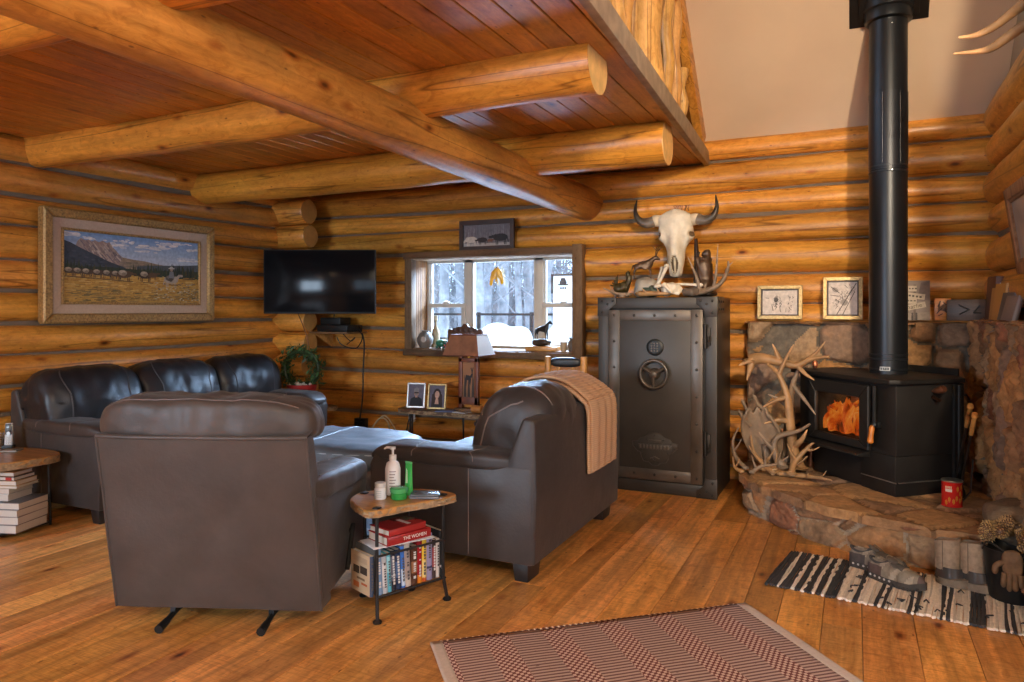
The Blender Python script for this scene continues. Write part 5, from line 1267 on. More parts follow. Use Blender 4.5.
b = MB(); b.prism([(-WL+.12, DF+.03), (W2-.005, DF+.01), (W2, DB-.1), (-W2+.12, DB-.05)], .0, .255, 'z', .006); b.box(W2-.30, W2-.006, DF-.0, DF+.3, .0, .255, .006); b.build('pedestal', M['stove'], sv)
b = MB(); b.prism([(-WL-.03, DF-.06), (W2+.01, DF-.06), (W2+.04, DF+.0), (W2+.04, DB-.08), (W2-.12, DB+.02), (-WL+.32, DB+.02), (-WL-.035, DB-.26)], .715, .745, 'z', .006); b.build('top_plate', M['stove'], sv)
b = MB(); b.prism([(DF-.11, .225), (DF-.10, .24), (DF, .255), (DF, .21)], -WL-.005, .20, 'x', .004); b.build('ash_lip', M['stove'], sv)
b = MB()
for P in (([(-.375, .24+.02), (.215, .26), (.13, .315), (-.30, .315)]), ([(.215, .26), (.215, .69), (.13, .60), (.13, .315)]), ([(.215, .69), (-.375, .69), (-.30, .60), (.13, .60)]), ([(-.375, .69), (-.375, .26), (-.30, .315), (-.30, .60)])): b.prism(P, DF-.035, DF-.003, 'y', .006, None, None, 1)
dr = b.build('door', M['stove'], sv)
b = MB(); b.box(-.30, .13, DF-.016, DF-.012, .315, .60); b.build('glass', glassy('stove_glass', (.9, .82, .72), .05, .06), dr)
b = MB(); b.tube([(.265, DF-.03, .69), (.265, DF-.03, .45)], .012, 8); b.box(.235, .30, DF-.03, DF+.0, .42, .46, .004); b.tube([(.245, DF-.02, .44), (.30, DF-.06, .445)], .01, 8); b.build('latch', M['blackmetal'], dr)
b = MB(); k = b.mark(); b.lathe([(.010, 0), (.018, .02), (.016, .07), (.021, .11), (.012, .12)], 12); b.xf(k, Matrix.Translation((.275, DF-.055, .44)) @ Matrix.Rotation(R(172), 4, 'X')); tag(b.build('handle', plain('orange_wood', (.55, .17, .02), .4), dr), 'orange turned wood handle')
b = MB(); k = b.mark(); b.lathe([(.012, 0), (.02, .03), (.026, .075), (.018, .09)], 12); b.xf(k, Matrix.Translation((W2+.012, -.02, .665)) @ Matrix.Rotation(R(75), 4, 'Y')); b.tube([(W2+.0, -.02, .63), (W2+.06, -.02, .61)], .012, 8, (.2, .2, .2)); tag(b.build('damper_knob', M['copper'], sv), 'brown wooden damper knob')
b = MB(); b.box(-W2+.22, W2-.12, DB+.03, DB+.045, .05, .79, .004); b.tube([(W2+.03, DB-.12, .12), (W2+.03, DB-.12, .70)], .012, 8); b.box(W2+.008, W2+.03, DB-.16, DB-.08, .05, .71, .004); b.tube(smooth_path([(-.15, DB-.1, .745), (-.15, DB-.1, .79), (0, DB-.1, .795), (.06, DB-.1, .76)], 5), .007, 6); b.build('heat_shield', M['blackmetal'], sv)
b = MB(); b.box(W2-.004, W2+.004, DF+.02, DB-.14, .085, .092, .001); b.box(W2-.30, W2+.002, DF-.003, DF+.004, .085, .092, .001); b.build('seam_strip', M['chrome'], sv)
# fire
b = MB(); rw = random.Random(6); M['char'] = plain('charred_log', (.05, .03, .02), .9, var=.6, sc=20)
for (x0, y0, z0, x1, y1, z1, r) in ((-.27, -.24, .36, .10, -.18, .38, .045), (-.2, -.12, .42, .11, -.22, .40, .04), (-.1, -.1, .36, .08, -.22, .47, .03)): b.tube([(x0, y0, z0), (x1, y1, z1)], r, 10, None, 0, True, .2, 1)
b.build('burning_log', M['char'], sv)
fx = N('flame'); co = fx.coords((9, 9, 5)); f = fx.noise(co, 1.3, 4, .6, .8); fc = fx.ramp(f, [(.32, (.03, .004, 0)), (.47, (.75, .10, .006)), (.62, (1, .30, .03)), (.78, (1, .72, .3))])
fx.l(fc, fx.b.inputs['Emission Color']); fx.set(Emission_Strength=.6, Roughness=1); fx.base((.02, .005, .002)); M['flame'] = fx.m
b = MB()
for i in range(46):
    x = rw.uniform(-.28, .11); y = rw.uniform(-.285, -.17); hh_ = rw.uniform(.10, .27)*(1-abs(x+.02)*1.2); a = rw.uniform(-.03, .03)
    b.tube(smooth_path([(x, y, .34), (x+a, y, .34+hh_*.4), (x-a, y, .34+hh_*.75), (x+a*1.5, y, .34+hh_)], 4), [.036*(1-(j/12)**1.5)+.001 for j in range(13)], 8)
b.grid(lambda u, v: (lerp(-.285, .115, u), -.2+.16*v, .325+.02*noise.noise(V((u*8, v*5, 2)))), 20, 10)
b.build('flames', M['flame'], sv)
b = MB(); b.box(-.29, .12, -.035, -.025, .32, .60); b.build('firebrick', plain('firebrick', (.22, .10, .05), .9, var=.5, sc=12), sv)
# stove pipe
sp = thing('stove_pipe', 'tall black double wall stove pipe rising from the stove to the ceiling', 'stove pipe', (.212, 5.72, .99))
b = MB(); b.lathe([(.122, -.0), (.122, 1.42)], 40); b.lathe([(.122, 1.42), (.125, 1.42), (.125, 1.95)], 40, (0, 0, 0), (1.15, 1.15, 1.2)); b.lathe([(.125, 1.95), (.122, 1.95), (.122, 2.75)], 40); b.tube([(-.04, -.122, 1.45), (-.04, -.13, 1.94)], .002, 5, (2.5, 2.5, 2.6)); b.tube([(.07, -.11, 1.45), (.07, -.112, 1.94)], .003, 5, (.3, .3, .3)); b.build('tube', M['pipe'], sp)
for z in (.03, .10, .13, 1.40, 1.44):
    b = MB(); b.lathe([(.1225, -.006), (.1265, -.003), (.1265, .003), (.1225, .006)], 40, (0, 0, z), (1.7, 1.7, 1.7)); b.build('band', M['pipe'], sp)
b = MB(); b.lathe([(.129, 2.45), (.152, 2.46), (.155, 2.51), (.148, 2.53), (.16, 2.54), (.16, 2.75)], 40); b.build('collar', M['pipe'], sp)
b = MB(); b.box(-.035, .03, -.126, -.1225+.004, .022, .05, .001, (.5, .5, .5)); 
for i in range(4): b.box(-.03+.014*i, -.02+.014*i, -.1275, -.125, .028, .044, 0, (.06, .06, .06))
b.xf(0, Matrix.Rotation(R(-10), 4, 'Z')); tag(b.build('rating_plate', M['any'], sp), 'small silver rating plate')
for x, z in ((.02, 1.40), (.02, 2.405)): b = MB(); b.lathe([(.004, 0), (.003, .003)], 8, (0, 0, 0), (12, 12, 12)); b.xf(0, Matrix.Translation((x, -.13, z)) @ Matrix.Rotation(R(90), 4, 'X')); b.build('screw', M['chrome'], sp)
b = MB(); b.box(-.25, .25, -.0, .62, -.02, .006, .003); b.box(-.19, .19, .05, .45, .0, .03, .004); o = b.build('ceiling_plate', M['blackmetal'], None, 40, (.215, 5.80, 3.468)); o.rotation_euler = (R(135), 0, 0); tag(o, 'square black ceiling support plate around the stove pipe', 'ceiling plate')
# hearth antlers
antler('tall_antler', 'tallest elk antler standing upright beside the stove with polished beam', 'antler', [(-.36, 5.62, .29), (-.40, 5.60, .42), (-.42, 5.58, .60), (-.44, 5.58, .80), (-.50, 5.60, .96), (-.58, 5.64, 1.03)], [(.25, [(.06, -.05, .06), (.10, -.06, .14)]), (.45, [(-.08, -.04, .01), (-.17, -.05, -.02)]), (.62, [(-.07, -.03, -.02), (-.19, -.03, -.09)]), (.8, [(.05, 0, .12), (.10, .02, .22)])], .044, 'antler')
antler('crown_antler', 'wide branching elk antler lying across the top of the antler pile', 'antler', [(-.70, 5.72, 1.05), (-.62, 5.68, 1.07), (-.50, 5.66, 1.05), (-.38, 5.64, 1.03), (-.28, 5.62, 1.08), (-.16, 5.58, 1.10)], [(.05, [(-.02, -.03, -.07), (-.04, -.04, -.15)]), (.12, [(-.06, -.02, -.02), (-.13, -.03, -.05)]), (.4, [(-.02, 0, .06), (-.05, 0, .13)]), (.62, [(.06, -.03, -.06), (.12, -.05, -.10)]), (.75, [(.06, .0, .06), (.12, -.02, .14)])], .044, 'antler')
antler('dark_antler', 'dark brown elk antler propped between the crown antler and the stove', 'antler', [(-.46, 5.72, .30), (-.44, 5.72, .6), (-.42, 5.70, .85), (-.36, 5.68, 1.02)], [(.5, [(-.08, -.03, .06), (-.15, -.03, .09)]), (.75, [(.10, -.05, -.12), (.16, -.08, -.2)])], .044, 'antlerg')
b = MB()   # palmate moose antler
def palm(u, v):
    x = lerp(-1, 1, u); wd = .05+.075*math.sin(PI*min(1, v*1.05))**.8+.02*v; z = .30+.40*v+.05*v*math.cos(x*9)*.5; return (-.645+.12*(v-1)*-1*.6+x*wd, 5.60-.05*v-.05*x*x*v, z)
b.grid(palm, 18, 22); 
for x, z in ((-.70, .66), (-.72, .58), (-.62, .70)): b.tube([(x+.03, 5.56, z), (x-.02, 5.53, z+.05), (x-.05, 5.52, z+.12)], [.016, .012, .003], 7)
b.tube([(-.56, 5.60, .28), (-.57, 5.59, .36), (-.6, 5.57, .45)], [.035, .04, .02], 10)
o = b.build('moose_antler', M['antlerg'], None, 60); o.modifiers.new('t', 'SOLIDIFY').thickness = .022; tag(o, 'flat palmed moose antler standing at the edge of the antler pile', 'antler')
rw = random.Random(21); NM = ['pale curved shed antler low on the pile nearest the log wall', 'short forked antler with cut white end facing out on the hearth', 'brown forked antler with cut end beside the stove foot', 'thin many pointed antler in the front of the hearth pile', 'long low antler reaching behind the stove leg', 'bent spike antler at the outer end of the hearth', 'heavy forked antler leaning inside the pile over the cut ends', 'grey antler crossing under the palmed moose antler']
LW = [([(-.72, 5.50, .28), (-.78, 5.46, .36), (-.80, 5.45, .48), (-.76, 5.46, .58)], [(.5, (.06, -.02, .10))], .018), ([(-.52, 5.41, .29), (-.58, 5.46, .32), (-.66, 5.5, .40), (-.68, 5.5, .52)], [(.4, (.08, -.02, .12)), (.6, (-.05, -.03, .08))], .024), ([(-.40, 5.41, .29), (-.38, 5.46, .36), (-.30, 5.50, .46), (-.26, 5.5, .50)], [(.4, (-.06, -.03, .12)), (.65, (.09, -.03, .03))], .026), ([(-.66, 5.40, .275), (-.60, 5.42, .32), (-.50, 5.44, .34), (-.42, 5.46, .40)], [(.2, (-.03, -.03, .10)), (.45, (0, -.02, .12)), (.7, (.03, -.03, .09))], .016), ([(-.48, 5.47, .27), (-.36, 5.44, .275), (-.24, 5.40, .28), (-.14, 5.38, .275)], [(.5, (.02, -.05, .03)), (.75, (.05, .02, .05))], .022), ([(-.74, 5.44, .265), (-.78, 5.40, .30), (-.79, 5.38, .38)], [(.5, (.04, -.02, .08))], .016), ([(-.46, 5.46, .32), (-.52, 5.48, .42), (-.50, 5.50, .52), (-.36, 5.46, .58), (-.28, 5.43, .64)], [(.3, (-.10, -.02, .12)), (.55, (-.10, -.01, -.08))], .030), ([(-.60, 5.46, .30), (-.50, 5.47, .30), (-.38, 5.50, .33), (-.30, 5.52, .40)], [(.3, (.02, -.04, .12)), (.6, (.02, -.03, .15))], .022)]
for i, (bm2, tn, r) in enumerate(LW):
    o = antler('shed_antler', NM[i], 'antler', bm2, tn, r, 'antler' if i % 3 else 'antlerg')
    if i in (1, 2):
        e = MB(); p = V(bm2[0]); d = (p-V(bm2[1])).normalized(); e.tube([p, p+d*.008], r*1.05, 12); tag(e.build('cut_end', plain('cut_antler', (.68, .52, .34), .6), o), 'pale sawn end')
b = MB(); b.tube([(-.30, 5.86, .26), (-.27, 5.90, 1.02)], .016, 10); b.lathe([(.02, 0), (.022, .02), (.01, .04)], 10, (-.27, 5.90, 1.01), (4, 4, 4)); tag(b.build('blow_poker', M['copper']), 'copper brown poker tube standing between the antlers and the stove', 'poker')
# upper elk antler reaching in from the gable wall
em = thing('mounted_antlers', 'pale tipped elk antler reaching out from the gable wall near the ceiling', 'antler mount', (0, 0, 0))
b = MB(); b.prism([(3.82, 2.45), (4.02, 2.45), (4.06, 2.65), (3.92, 2.9), (3.78, 2.65)], .82, .86, 'x', .006); b.build('plaque', M['slabdark'], em)
for P, r in (([(.82, 3.93, 2.74), (.80, 4.1, 2.90), (.74, 4.28, 2.92), (.64, 4.38, 2.87), (.56, 4.40, 2.845), (.49, 4.41, 2.85)], .03), ([(.82, 3.93, 2.70), (.80, 4.12, 2.81), (.745, 4.28, 2.82), (.64, 4.36, 2.765), (.585, 4.38, 2.755), (.465, 4.40, 2.765)], .032)):
    b = MB(); Q = smooth_path(P, 6); n = len(Q); b.tube(Q, [r*(1-.85*(i/(n-1))**2) for i in range(n)], 12, None, None, True, .08, 2)
    for i in range(len(b.f)): t = min(1, (i//12)/(n-1)); g = .7+1.6*max(0, t-.62)/.38; b.c[i] = (g, g*1.02, g*1.1)
    b.build('antler', M['antler'], em, 60)

# ------------------------------------------------------------ things on the stone ledge
LZ = 1.352
o = thing('sign_picture', 'grey picture card of wooden trail signs leaning behind the stove pipe', 'picture', (.395, 6.245, LZ+.15)); o.rotation_euler = (R(-4), 0, 0)
b = MB(); b.box(-.11, .115, -.006, .006, -.148, .15, .001, (.20, .155, .14)); b.build('card', M['any'], o)
p = Pic(.225, .298, -.0065); p.P([(.0, 0), (1, 0), (1, .2), (0, .16)], (.28, .23, .2)); p.L((.56, 0), (.56, .9), .016, (.12, .09, .08)); p.P([(.62, .5), (1, .5), (1, 1), (.75, .95)], (.14, .11, .11))
for (x0, z0, x1, z1) in ((.3, .80, .62, .80), (.12, .66, .86, .58), (.14, .5, .62, .48), (.08, .27, .88, .40)): p.L((x0, z0), (x1, z1), .042, (.50, .42, .34))
p.P([(.46, .0), (.52, .0), (.52, .13), (.46, .13)], (.05, .04, .04)); p.E(.49, .16, .03, .03, (.05, .04, .04)); p.P([(.58, .0), (.64, .0), (.64, .13), (.58, .13)], (.05, .04, .04)); p.E(.61, .16, .03, .03, (.05, .04, .04))
p.b.build('trail_signs', M['paint'], o, 0)
def text(s, size, m, parent, loc, rot, name='lettering', ext=.0004):
    c = bpy.data.curves.new(name, 'FONT'); c.body = s; c.size = size; c.align_x = 'CENTER'; c.align_y = 'CENTER'; c.extrude = ext
    t = bpy.data.objects.new('t', c); COL.objects.link(t); dg = bpy.context.evaluated_depsgraph_get(); dg.update(); me = bpy.data.meshes.new_from_object(t.evaluated_get(dg)); bpy.data.objects.remove(t)
    me.name = name; me.materials.clear(); me.materials.append(m); o = bpy.data.objects.new(name, me); COL.objects.link(o); o.location = loc; o.rotation_euler = rot
    a = me.attributes.new('Col', 'FLOAT_COLOR', 'FACE'); a.data.foreach_set('color', [1.0]*(4*len(me.polygons)))
    if parent: o.parent = parent
    return o
M['ink'] = plain('dark_ink', (.03, .024, .02), .7); M['inkw'] = plain('pale_ink', (.72, .66, .6), .6)
text('Charlie', .046, M['ink'], o, (-.004, -.0095, -.048), (R(90), R(-11), 0))
b = MB()
for i in range(6): b.box(-.075+.024*i, -.06+.024*i, -.0105, -.009, .038-.004*i, .052-.004*i, 0, (.05, .04, .03))
for i in range(4): b.box(-.045+.02*i, -.033+.02*i, -.0105, -.009, .084, .094, 0, (.05, .04, .03)); b.box(-.06+.022*i, -.045+.022*i, -.0105, -.009, -.008, .002, 0, (.05, .04, .03))
b.build('small_lettering', M['any'], o)
o = thing('carved_block', 'small orange wood block with a burned animal design on the ledge', 'wood block', (.59, 6.235, LZ)); b = MB(); b.box(-.055, .055, -.02, .02, 0, .165, .005, (1.3, .9, .5)); b.build('block', M['slab'], o)
p = Pic(.10, .16, -.0205); k = (.05, .022, .01)
p.P([(.15, .3), (.35, .45), (.6, .4), (.75, .55), (.7, .75), (.55, .8), (.4, .65), (.2, .62)], (.14, .06, .02)); p.P([(.5, .45), (.8, .3), (.85, .4), (.65, .6)], k); p.P([(.15, .62), (.3, .9), (.38, .88), (.28, .62)], k); p.L((.1, .3), (.45, .55), .006, k); p.L((.5, .85), (.9, .6), .006, k); p.L((.2, .2), (.5, .3), .006, k)
for q in p.b.v: q.z += .083
p.b.build('burned_design', M['paint'], o, 0)
o = thing('brand_board', 'dark board with burned ranch brand marks on the ledge near the corner', 'board', (.735, 6.12, LZ), R(-12)); b = MB(); b.box(-.13, .13, -.012, .012, 0, .155, .004, (.55, .5, .45)); b.build('board', M['slabdark'], o)
b = MB()
for P, Q in (((-.055, .115), (.01, .08)), ((.01, .08), (-.05, .045)), ((.075, .11), (.04, .06)), ((.035, .06), (.085, .055))): b.tube([(P[0], -.0135, P[1]), (Q[0], -.0135, Q[1])], .006, 6)
b.build('brand_marks', M['ink'], o)
def book(name, label, sz, loc, rot, cover, pages=(.66, .60, .50), group=None, spine=None, cat='book', bands=(), round_=True):
    """sz = (thickness, depth, height); spine faces local -y"""
    t, d, h = sz; o = thing(name, label, cat, loc, 0, group); o.rotation_euler = rot; b = MB(); c = cover; k = .0025
    b.box(-t/2, -t/2+k, -d/2+.002, d/2, 0, h, .0006, c); b.box(t/2-k, t/2, -d/2+.002, d/2, 0, h, .0006, c)
    b.grid(lambda u, v: (lerp(-t/2, t/2, u), -d/2-.006*math.sin(PI*u)*min(1, t/.02), lerp(0, h, v)), 6, 1, spine or c)
    for z0, z1, cc in bands: b.grid(lambda u, v: (lerp(-t/2+.0005, t/2-.0005, u), -d/2-.0006-.006*math.sin(PI*u)*min(1, t/.02), lerp(h*z0, h*z1, v)), 6, 1, cc)
    if t > .018 and h > .17 and cat == 'book':
        g = sum(c)/3; ink = (.62, .60, .56) if g < .2 else (.09, .08, .08); rk = random.Random(int(t*9999+h*777+c[0]*99)); zz = h*.16
        while zz < h*.84:
            l = rk.uniform(.005, .014)
            if rk.random() < .82: b.box(-t*.2, t*.16, -d/2-.0072, -d/2-.004, zz, zz+l, 0, ink)
            zz += l+.004
    b.build('cover', M['gloss'], o, 30)
    b = MB(); b.box(-t/2+k, t/2-k, -d/2+.001, d/2-.004, .003, h-.003, 0, pages); b.build('pages', M['any'], o, 0); return o
book('old_album', 'large worn brown album standing at the corner end of the ledge', (.065, .20, .285), (.835, 5.70, LZ+.012), (0, R(4), R(6)), (.085, .032, .024), (.30, .2, .14), None, (.10, .04, .03))
for i, (y, h_, c, L) in enumerate(((5.50, .205, (.40, .20, .05), 'thin tan book standing next to the brown album'), (5.40, .23, (.46, .22, .05), 'taller orange tan book standing second from the brown album'), (5.20, .17, (.10, .08, .075), 'grey book leaning on the ledge below the barnwood frame'), (5.08, .15, (.20, .15, .13), 'pale grey book at the end of the ledge below the barnwood frame'))):
    book('ledge_book', L, (.028, .16, h_), (.815, y, LZ+.014), (0, R((6, 7, 12, 14)[i]), R(12)), c, (.5, .4, .3), 'books on the stone ledge')
for o in S.objects:
    if o.name.startswith(('old_album', 'ledge_book')): o.children[0].data.materials[0] = M['any']
# can, fire tools
cn = thing('coffee_can', 'red metal can printed in yellow on the front of the hearth', 'can', (.53, 5.09, HT+.004), R(15)); cn.scale = (.93, .93, .93)
b = MB(); b.lathe([(.058, 0), (.062, .003), (.062, .008), (.060, .010), (.060, .160), (.062, .163), (.062, .168), (.057, .170), (.055, .155), (.03, .15)], 30, (0, 0, 0), (.50, .018, .014)); b.build('body', M['gloss'], cn)
def wrap(b, x0, x1, z0, z1, c): b.grid(lambda u, v: (.0606*math.sin(lerp(x0, x1, u)), -.0606*math.cos(lerp(x0, x1, u)), lerp(z0, z1, v)), 6, 1, c)
b = MB(); wrap(b, -1.0, -.35, .10, .118, (.62, .5, .42))
for i in range(5): wrap(b, -1.0+.13*i, -.91+.13*i, .122, .136, (.6, .45, .3))
b.build('brand_lettering', M['gloss'], cn); b = MB()
for i, (a, z) in enumerate(((.2, .12), (.5, .09), (.1, .06), (.65, .13), (.45, .045), (-.2, .04), (-.6, .05), (.7, .06), (-.9, .03))): wrap(b, a-.11, a+.11, z-.01, z+.012, (.55, .22, .03)); wrap(b, a-.05, a+.05, z-.018, z+.018, (.5, .16, .02))
b.build('printed_motif', M['gloss'], cn)
b = MB(); b.lathe([(.061, .160), (.0635, .165), (.061, .170)], 30); b.build('rim', M['chrome'], cn)
for (x0, y0, x1, y1, z1, nm, lb) in ((.585, 5.50, .61, 4.97, .86, 'hearth_brush', 'hearth brush with pale handle leaning on the stone wall behind the can'), (.60, 5.36, .62, 4.88, .82, 'fire_shovel', 'iron fire shovel leaning on the stone wall next to the hearth brush')):
    o = thing(nm, lb, 'fire tool'); A, B = V((x0, y0, .28)), V((x1, y1, z1)); b = MB(); b.tube([A, A.lerp(B, .8)], .007, 8); b.build('shaft', M['iron'], o)
    b = MB(); b.tube([A.lerp(B, .78), A.lerp(B, .9), B], [.012, .015, .012], 10); b.tube([B, B+V((0, -.01, .02))], [.019, .014], 10, (1.2, 1.1, 1)); b.build('handle', M['slab'], o)
    b = MB(); b.tube([A+V((0, .02, .06)), A, A+V((0, .01, -.025))], [.015, .035, .04], 10, None, None, True, .2, 2); b.build('head', M['iron'], o)
b = MB(); b.tube([(.545, 5.40, .262), (.60, 5.20, .262), (.62, 5.05, .35), (.63, 5.02, .55)], .006, 6); tag(b.build('poker', M['iron']), 'thin iron poker resting against the stones between brush and shovel', 'fire tool')
# ------------------------------------------------------------ shoes, boots, bucket
def shoe(name, label, loc, rz, c1, c2):
    """heel at origin, toe toward +x, length .30"""
    o = thing(name, label, 'shoe', loc, rz)
    def outl(x): # half width along the sole
        t = x/.30; return .036+.012*math.sin(PI*t)-.006*math.cos(2*PI*t)+(.008 if .6 < t < .85 else 0)
    def ring(x): return outl(x)*(1-max(0, (x-.24)/.06)**2.2*.9)*(1-max(0, (.025-x)/.025)**2*.55)
    b = MB()
    def sole(u, v):
        a = u*2*PI; cx = .15-.15*math.cos(a) ; x = max(0, min(.30, cx)); y = math.copysign(ring(x)+.004, math.sin(a)) if 0 < math.sin(a)**2 > 1e-6 else 0
        return (x, y, lerp(.0, .032+.008*abs(x/.3-.4), v)+(.014*max(0, (x-.24)/.06)))
    b.grid(sole, 60, 4, (.05, .042, .036)); n = 60
    for i in range(14): x = .02+.019*i; b.box(x, x+.011, -ring(x)-.007, ring(x)+.007, .0+(.012*max(0, (x-.24)/.06)), .015+.012*max(0, (x-.24)/.06), .002, (.045, .035, .03))
    for i in range(5): b.pillow((.03+.028*i, -ring(.03+.028*i)-.004, .022), (.013, .006, .012), 2, 4, col=(.5, .46, .42))
    b.build('sole', M['shoe'], o, 50)
    def up(u, v):
        a = lerp(0, PI, u); x = v*.296+.002; t = v
        hz = .085 if t < .38 else lerp(.085, .052, min(1, (t-.38)/.5)); 
        if t > .88: hz *= max(.3, 1-((t-.88)/.12)**2*.7)
        w = ring(x); s, c = math.sin(a), math.cos(a)
        z = .026+hz*(s**.62); y = w*math.copysign(abs(c)**.75, c)*(1-.42*s if t < .45 else 1-.15*s)
        if t < .40 and s > .9: z -= .048*(s-.9)/.1
        return (x + (.008*(1-t) if s > .5 and t < .1 else 0), y, z+.003*noise.noise(V((x*60, y*60, z*50))))
    def uc(u, v):
        if v > .90 or (abs(u-.5) > .36 and v < .3): return c2
        if .42 < v < .66 and .3 < u < .7: return (.10, .09, .08)
        st = int(v*11+u*4) % 3; return (.34, .28, .21) if st == 0 and .12 < v < .85 else c1
    b = MB(); b.grid(up, 28, 40, colfn=uc)
    b.tube([up(.26+.48*i/12, .02+.36*(1-abs(2*i/12-1))*0+.02) for i in range(13)], .006, 6, (.03, .03, .03)); b.build('upper', M['shoe'], o, 60)
    b = MB(); b.tube([(.062+.055*math.cos(t), .023*math.sin(t), .098+.010*math.cos(2*t)+.004*math.cos(t)) for t in [2*PI*i/24 for i in range(25)]], .0065, 7, (.06, .055, .055))
    b.add([(.062+.053*math.cos(2*PI*i/24), .021*math.sin(2*PI*i/24), .090) for i in range(24)], [tuple(range(24))], (.025, .022, .02)); b.build('collar', M['shoe'], o)
    b = MB(); b.pillow((.125, 0, .115), (.055, .045, .016), 2.5, 8, 0, .002, 30, 1, (.11, .09, .075), lambda q: (q.x, q.y, q.z-.35*q.x)); b.build('tongue', M['shoe'], o)
    b = MB(); rw = random.Random(3)
    for i in range(6): x = .125+.016*i; z = .106-.0075*i; b.tube([(x, -.026, z-.012), (x+.006, 0, z+.006), (x+.002, .026, z-.012)], .003, 5, (.13, .115, .09))
    for s in (-1, 1): b.tube(smooth_path([(.125, 0, .118), (.12, s*.03, .125), (.15, s*.045, .10), (.17, s*.03, .09)], 5), .0028, 5, (.13, .115, .09))
    b.build('laces', M['shoe'], o); return o
SZ0 = .016
shoe('hiking_shoe', 'grey brown hiking shoe set behind its mate against the hearth', (-.025, 4.455, SZ0), R(-17), (.20, .165, .125), (.07, .055, .05))
shoe('hiking_shoe', 'grey brown hiking shoe with red toe mark lying in front on the rag rug', (.07, 4.315, SZ0), R(-32), (.22, .18, .13), (.10, .06, .05))
def boot(label, loc, rz):
    o = thing('slipper_boot', label, 'boot', loc, rz); tan, dk = (.30, .215, .14), (.06, .05, .044)
    b = MB()
    def shaft(u, v):
        a = u*2*PI; z = lerp(.085, .255, v); r = lerp(.060, .064, v); c = (.0, 0)
        return (r*1.12*math.cos(a), r*.95*math.sin(a), z+.014*math.cos(a)*(v**4)*1.0+.004*math.sin(a*3)*v)
    b.grid(shaft, 36, 14, tan); b.grid(lambda u, v: V(shaft(1-u, 1))*1+V((math.cos(2*PI*u), -math.sin(2*PI*u), 0))*(-.014*v)+V((0, 0, .004*math.sin(PI*v)-.10*max(0, v-.6))), 36, 6, (.26, .19, .13))
    b.tube([shaft(.5, i/10) for i in range(11)], .003, 5, (.12, .09, .06)); b.tube([shaft(.75, i/10) for i in range(11)], .0025, 5, (.14, .1, .07)); b.build('shaft', M['shoe'], o, 60)
    b = MB()
    def foot(u, v):
        a = u*2*PI; z = lerp(.03, .105, v); k = 1-v*.10; return (.014+(.088-.016*v)*math.cos(a), .064*math.sin(a)*k, z)
    b.grid(foot, 36, 12, dk); b.build('vamp', M['gloss'], o, 60)
    b = MB()
    def sole(u, v):
        a = u*2*PI; x = .022+.108*math.cos(a)*(1 if math.cos(a) > 0 else .8); return (x, .068*math.sin(a), lerp(0, .040, v)+.012*max(0, math.cos(a))*v)
    b.grid(sole, 36, 4, (.19, .145, .10)); b.grid(lambda u, v: V(((sole(u, 1)[0]-.02)*(1-.25*v)+.02, sole(u, 1)[1]*(1-.25*v), sole(u, 1)[2]+.004*v)), 36, 3, (.17, .13, .09)); b.build('sole', M['shoe'], o, 60); return o
boot('tan slipper boot with a dark band, first of the pair from the hiking shoes', (.435, 4.365, SZ0), R(-32)).scale = (.85, .85, .88)
boot('tan slipper boot with a dark band, standing next to the black bucket', (.545, 4.345, SZ0), R(-32)).scale = (.88, .88, .9)
bk = thing('metal_bucket', 'black metal bucket filled with pine cones at the end of the hearth', 'bucket', (.70, 4.265, SZ0), R(0)); bk.scale = (.83, .83, .95)
b = MB(); b.lathe([(.02, .0), (.115, 0), (.12, .01), (.15, .26), (.156, .265), (.15, .27), (.142, .262), (.112, .02)], 32); b.build('body', M['blackmetal'], bk)
b = MB(); b.tube(smooth_path([(-.15, 0, .24), (-.13, -.1, .30), (0, -.16, .25), (.13, -.1, .30), (.15, 0, .24)], 6), .005, 6); b.build('bail', M['iron'], bk)
rw = random.Random(17)
def cone_mesh():
    b = MB(); b.lathe([(.004, 0), (.022, .012), (.024, .03), (.014, .052), (.003, .06)], 10, (0, 0, 0), (.10, .05, .025))
    for i in range(60):
        t = i/60; a = i*2.4; z = .004+.052*t; r = .024*math.sin(PI*min(1, .18+t*.8)); d = V((math.cos(a), math.sin(a), 0)); s = V((-d.y, d.x, 0)); p = d*r+V((0, 0, z))
        b.add([p-s*.006, p+s*.006, p+d*.012+V((0, 0, .006)), p+d*.006-V((0, 0, .003))], [(0, 1, 2), (0, 2, 3), (1, 3, 2)], (.52, .33, .13) if i % 3 else (.28, .16, .07))
    return b
o0 = None
for i in range(34):
    a = rw.uniform(0, 6.28); q = .10*math.sqrt(rw.random()); lc = (.70+q*math.cos(a), 4.265+q*math.sin(a), SZ0+.265+.085*(1-(q/.125)**2)+rw.uniform(-.01, .025)); rt_ = (rw.uniform(0, 3), rw.uniform(0, 3), rw.uniform(0, 6))
    if o0 is None: o0 = o = cone_mesh().build('pine_cone', M['any'], None, 50)
    else: o = o0.copy(); COL.objects.link(o)
    o.location = lc; o.rotation_euler = rt_; s = rw.uniform(.8, 1.15); o.scale = (s, s, s); tag(o, 'brown pine cone heaped in the black metal bucket', 'pine cone', 'pine cones in the black bucket')
gl = thing('work_glove', 'tan leather work glove hanging over the rim of the black bucket', 'glove', (.68, 4.135, SZ0+.17), R(-14))
b = MB(); b.pillow((0, -.008, .04), (.085, .03, .12), 3, 12, 0, .006, 20, 3, (.15, .08, .035)); b.build('palm', M['shoe'], gl, 60)
for i in range(4):
    x = -.032+.021*i; l = (.06, .075, .07, .05)[i]; b = MB(); b.tube(smooth_path([(x, -.008, -.01), (x*1.1, -.014, -.01-l*.6), (x*1.15, -.008, -.02-l)], 5), [.0125]*9+[.010, .005], 8, (.15, .08, .035)); b.build('finger', M['shoe'], gl, 60)
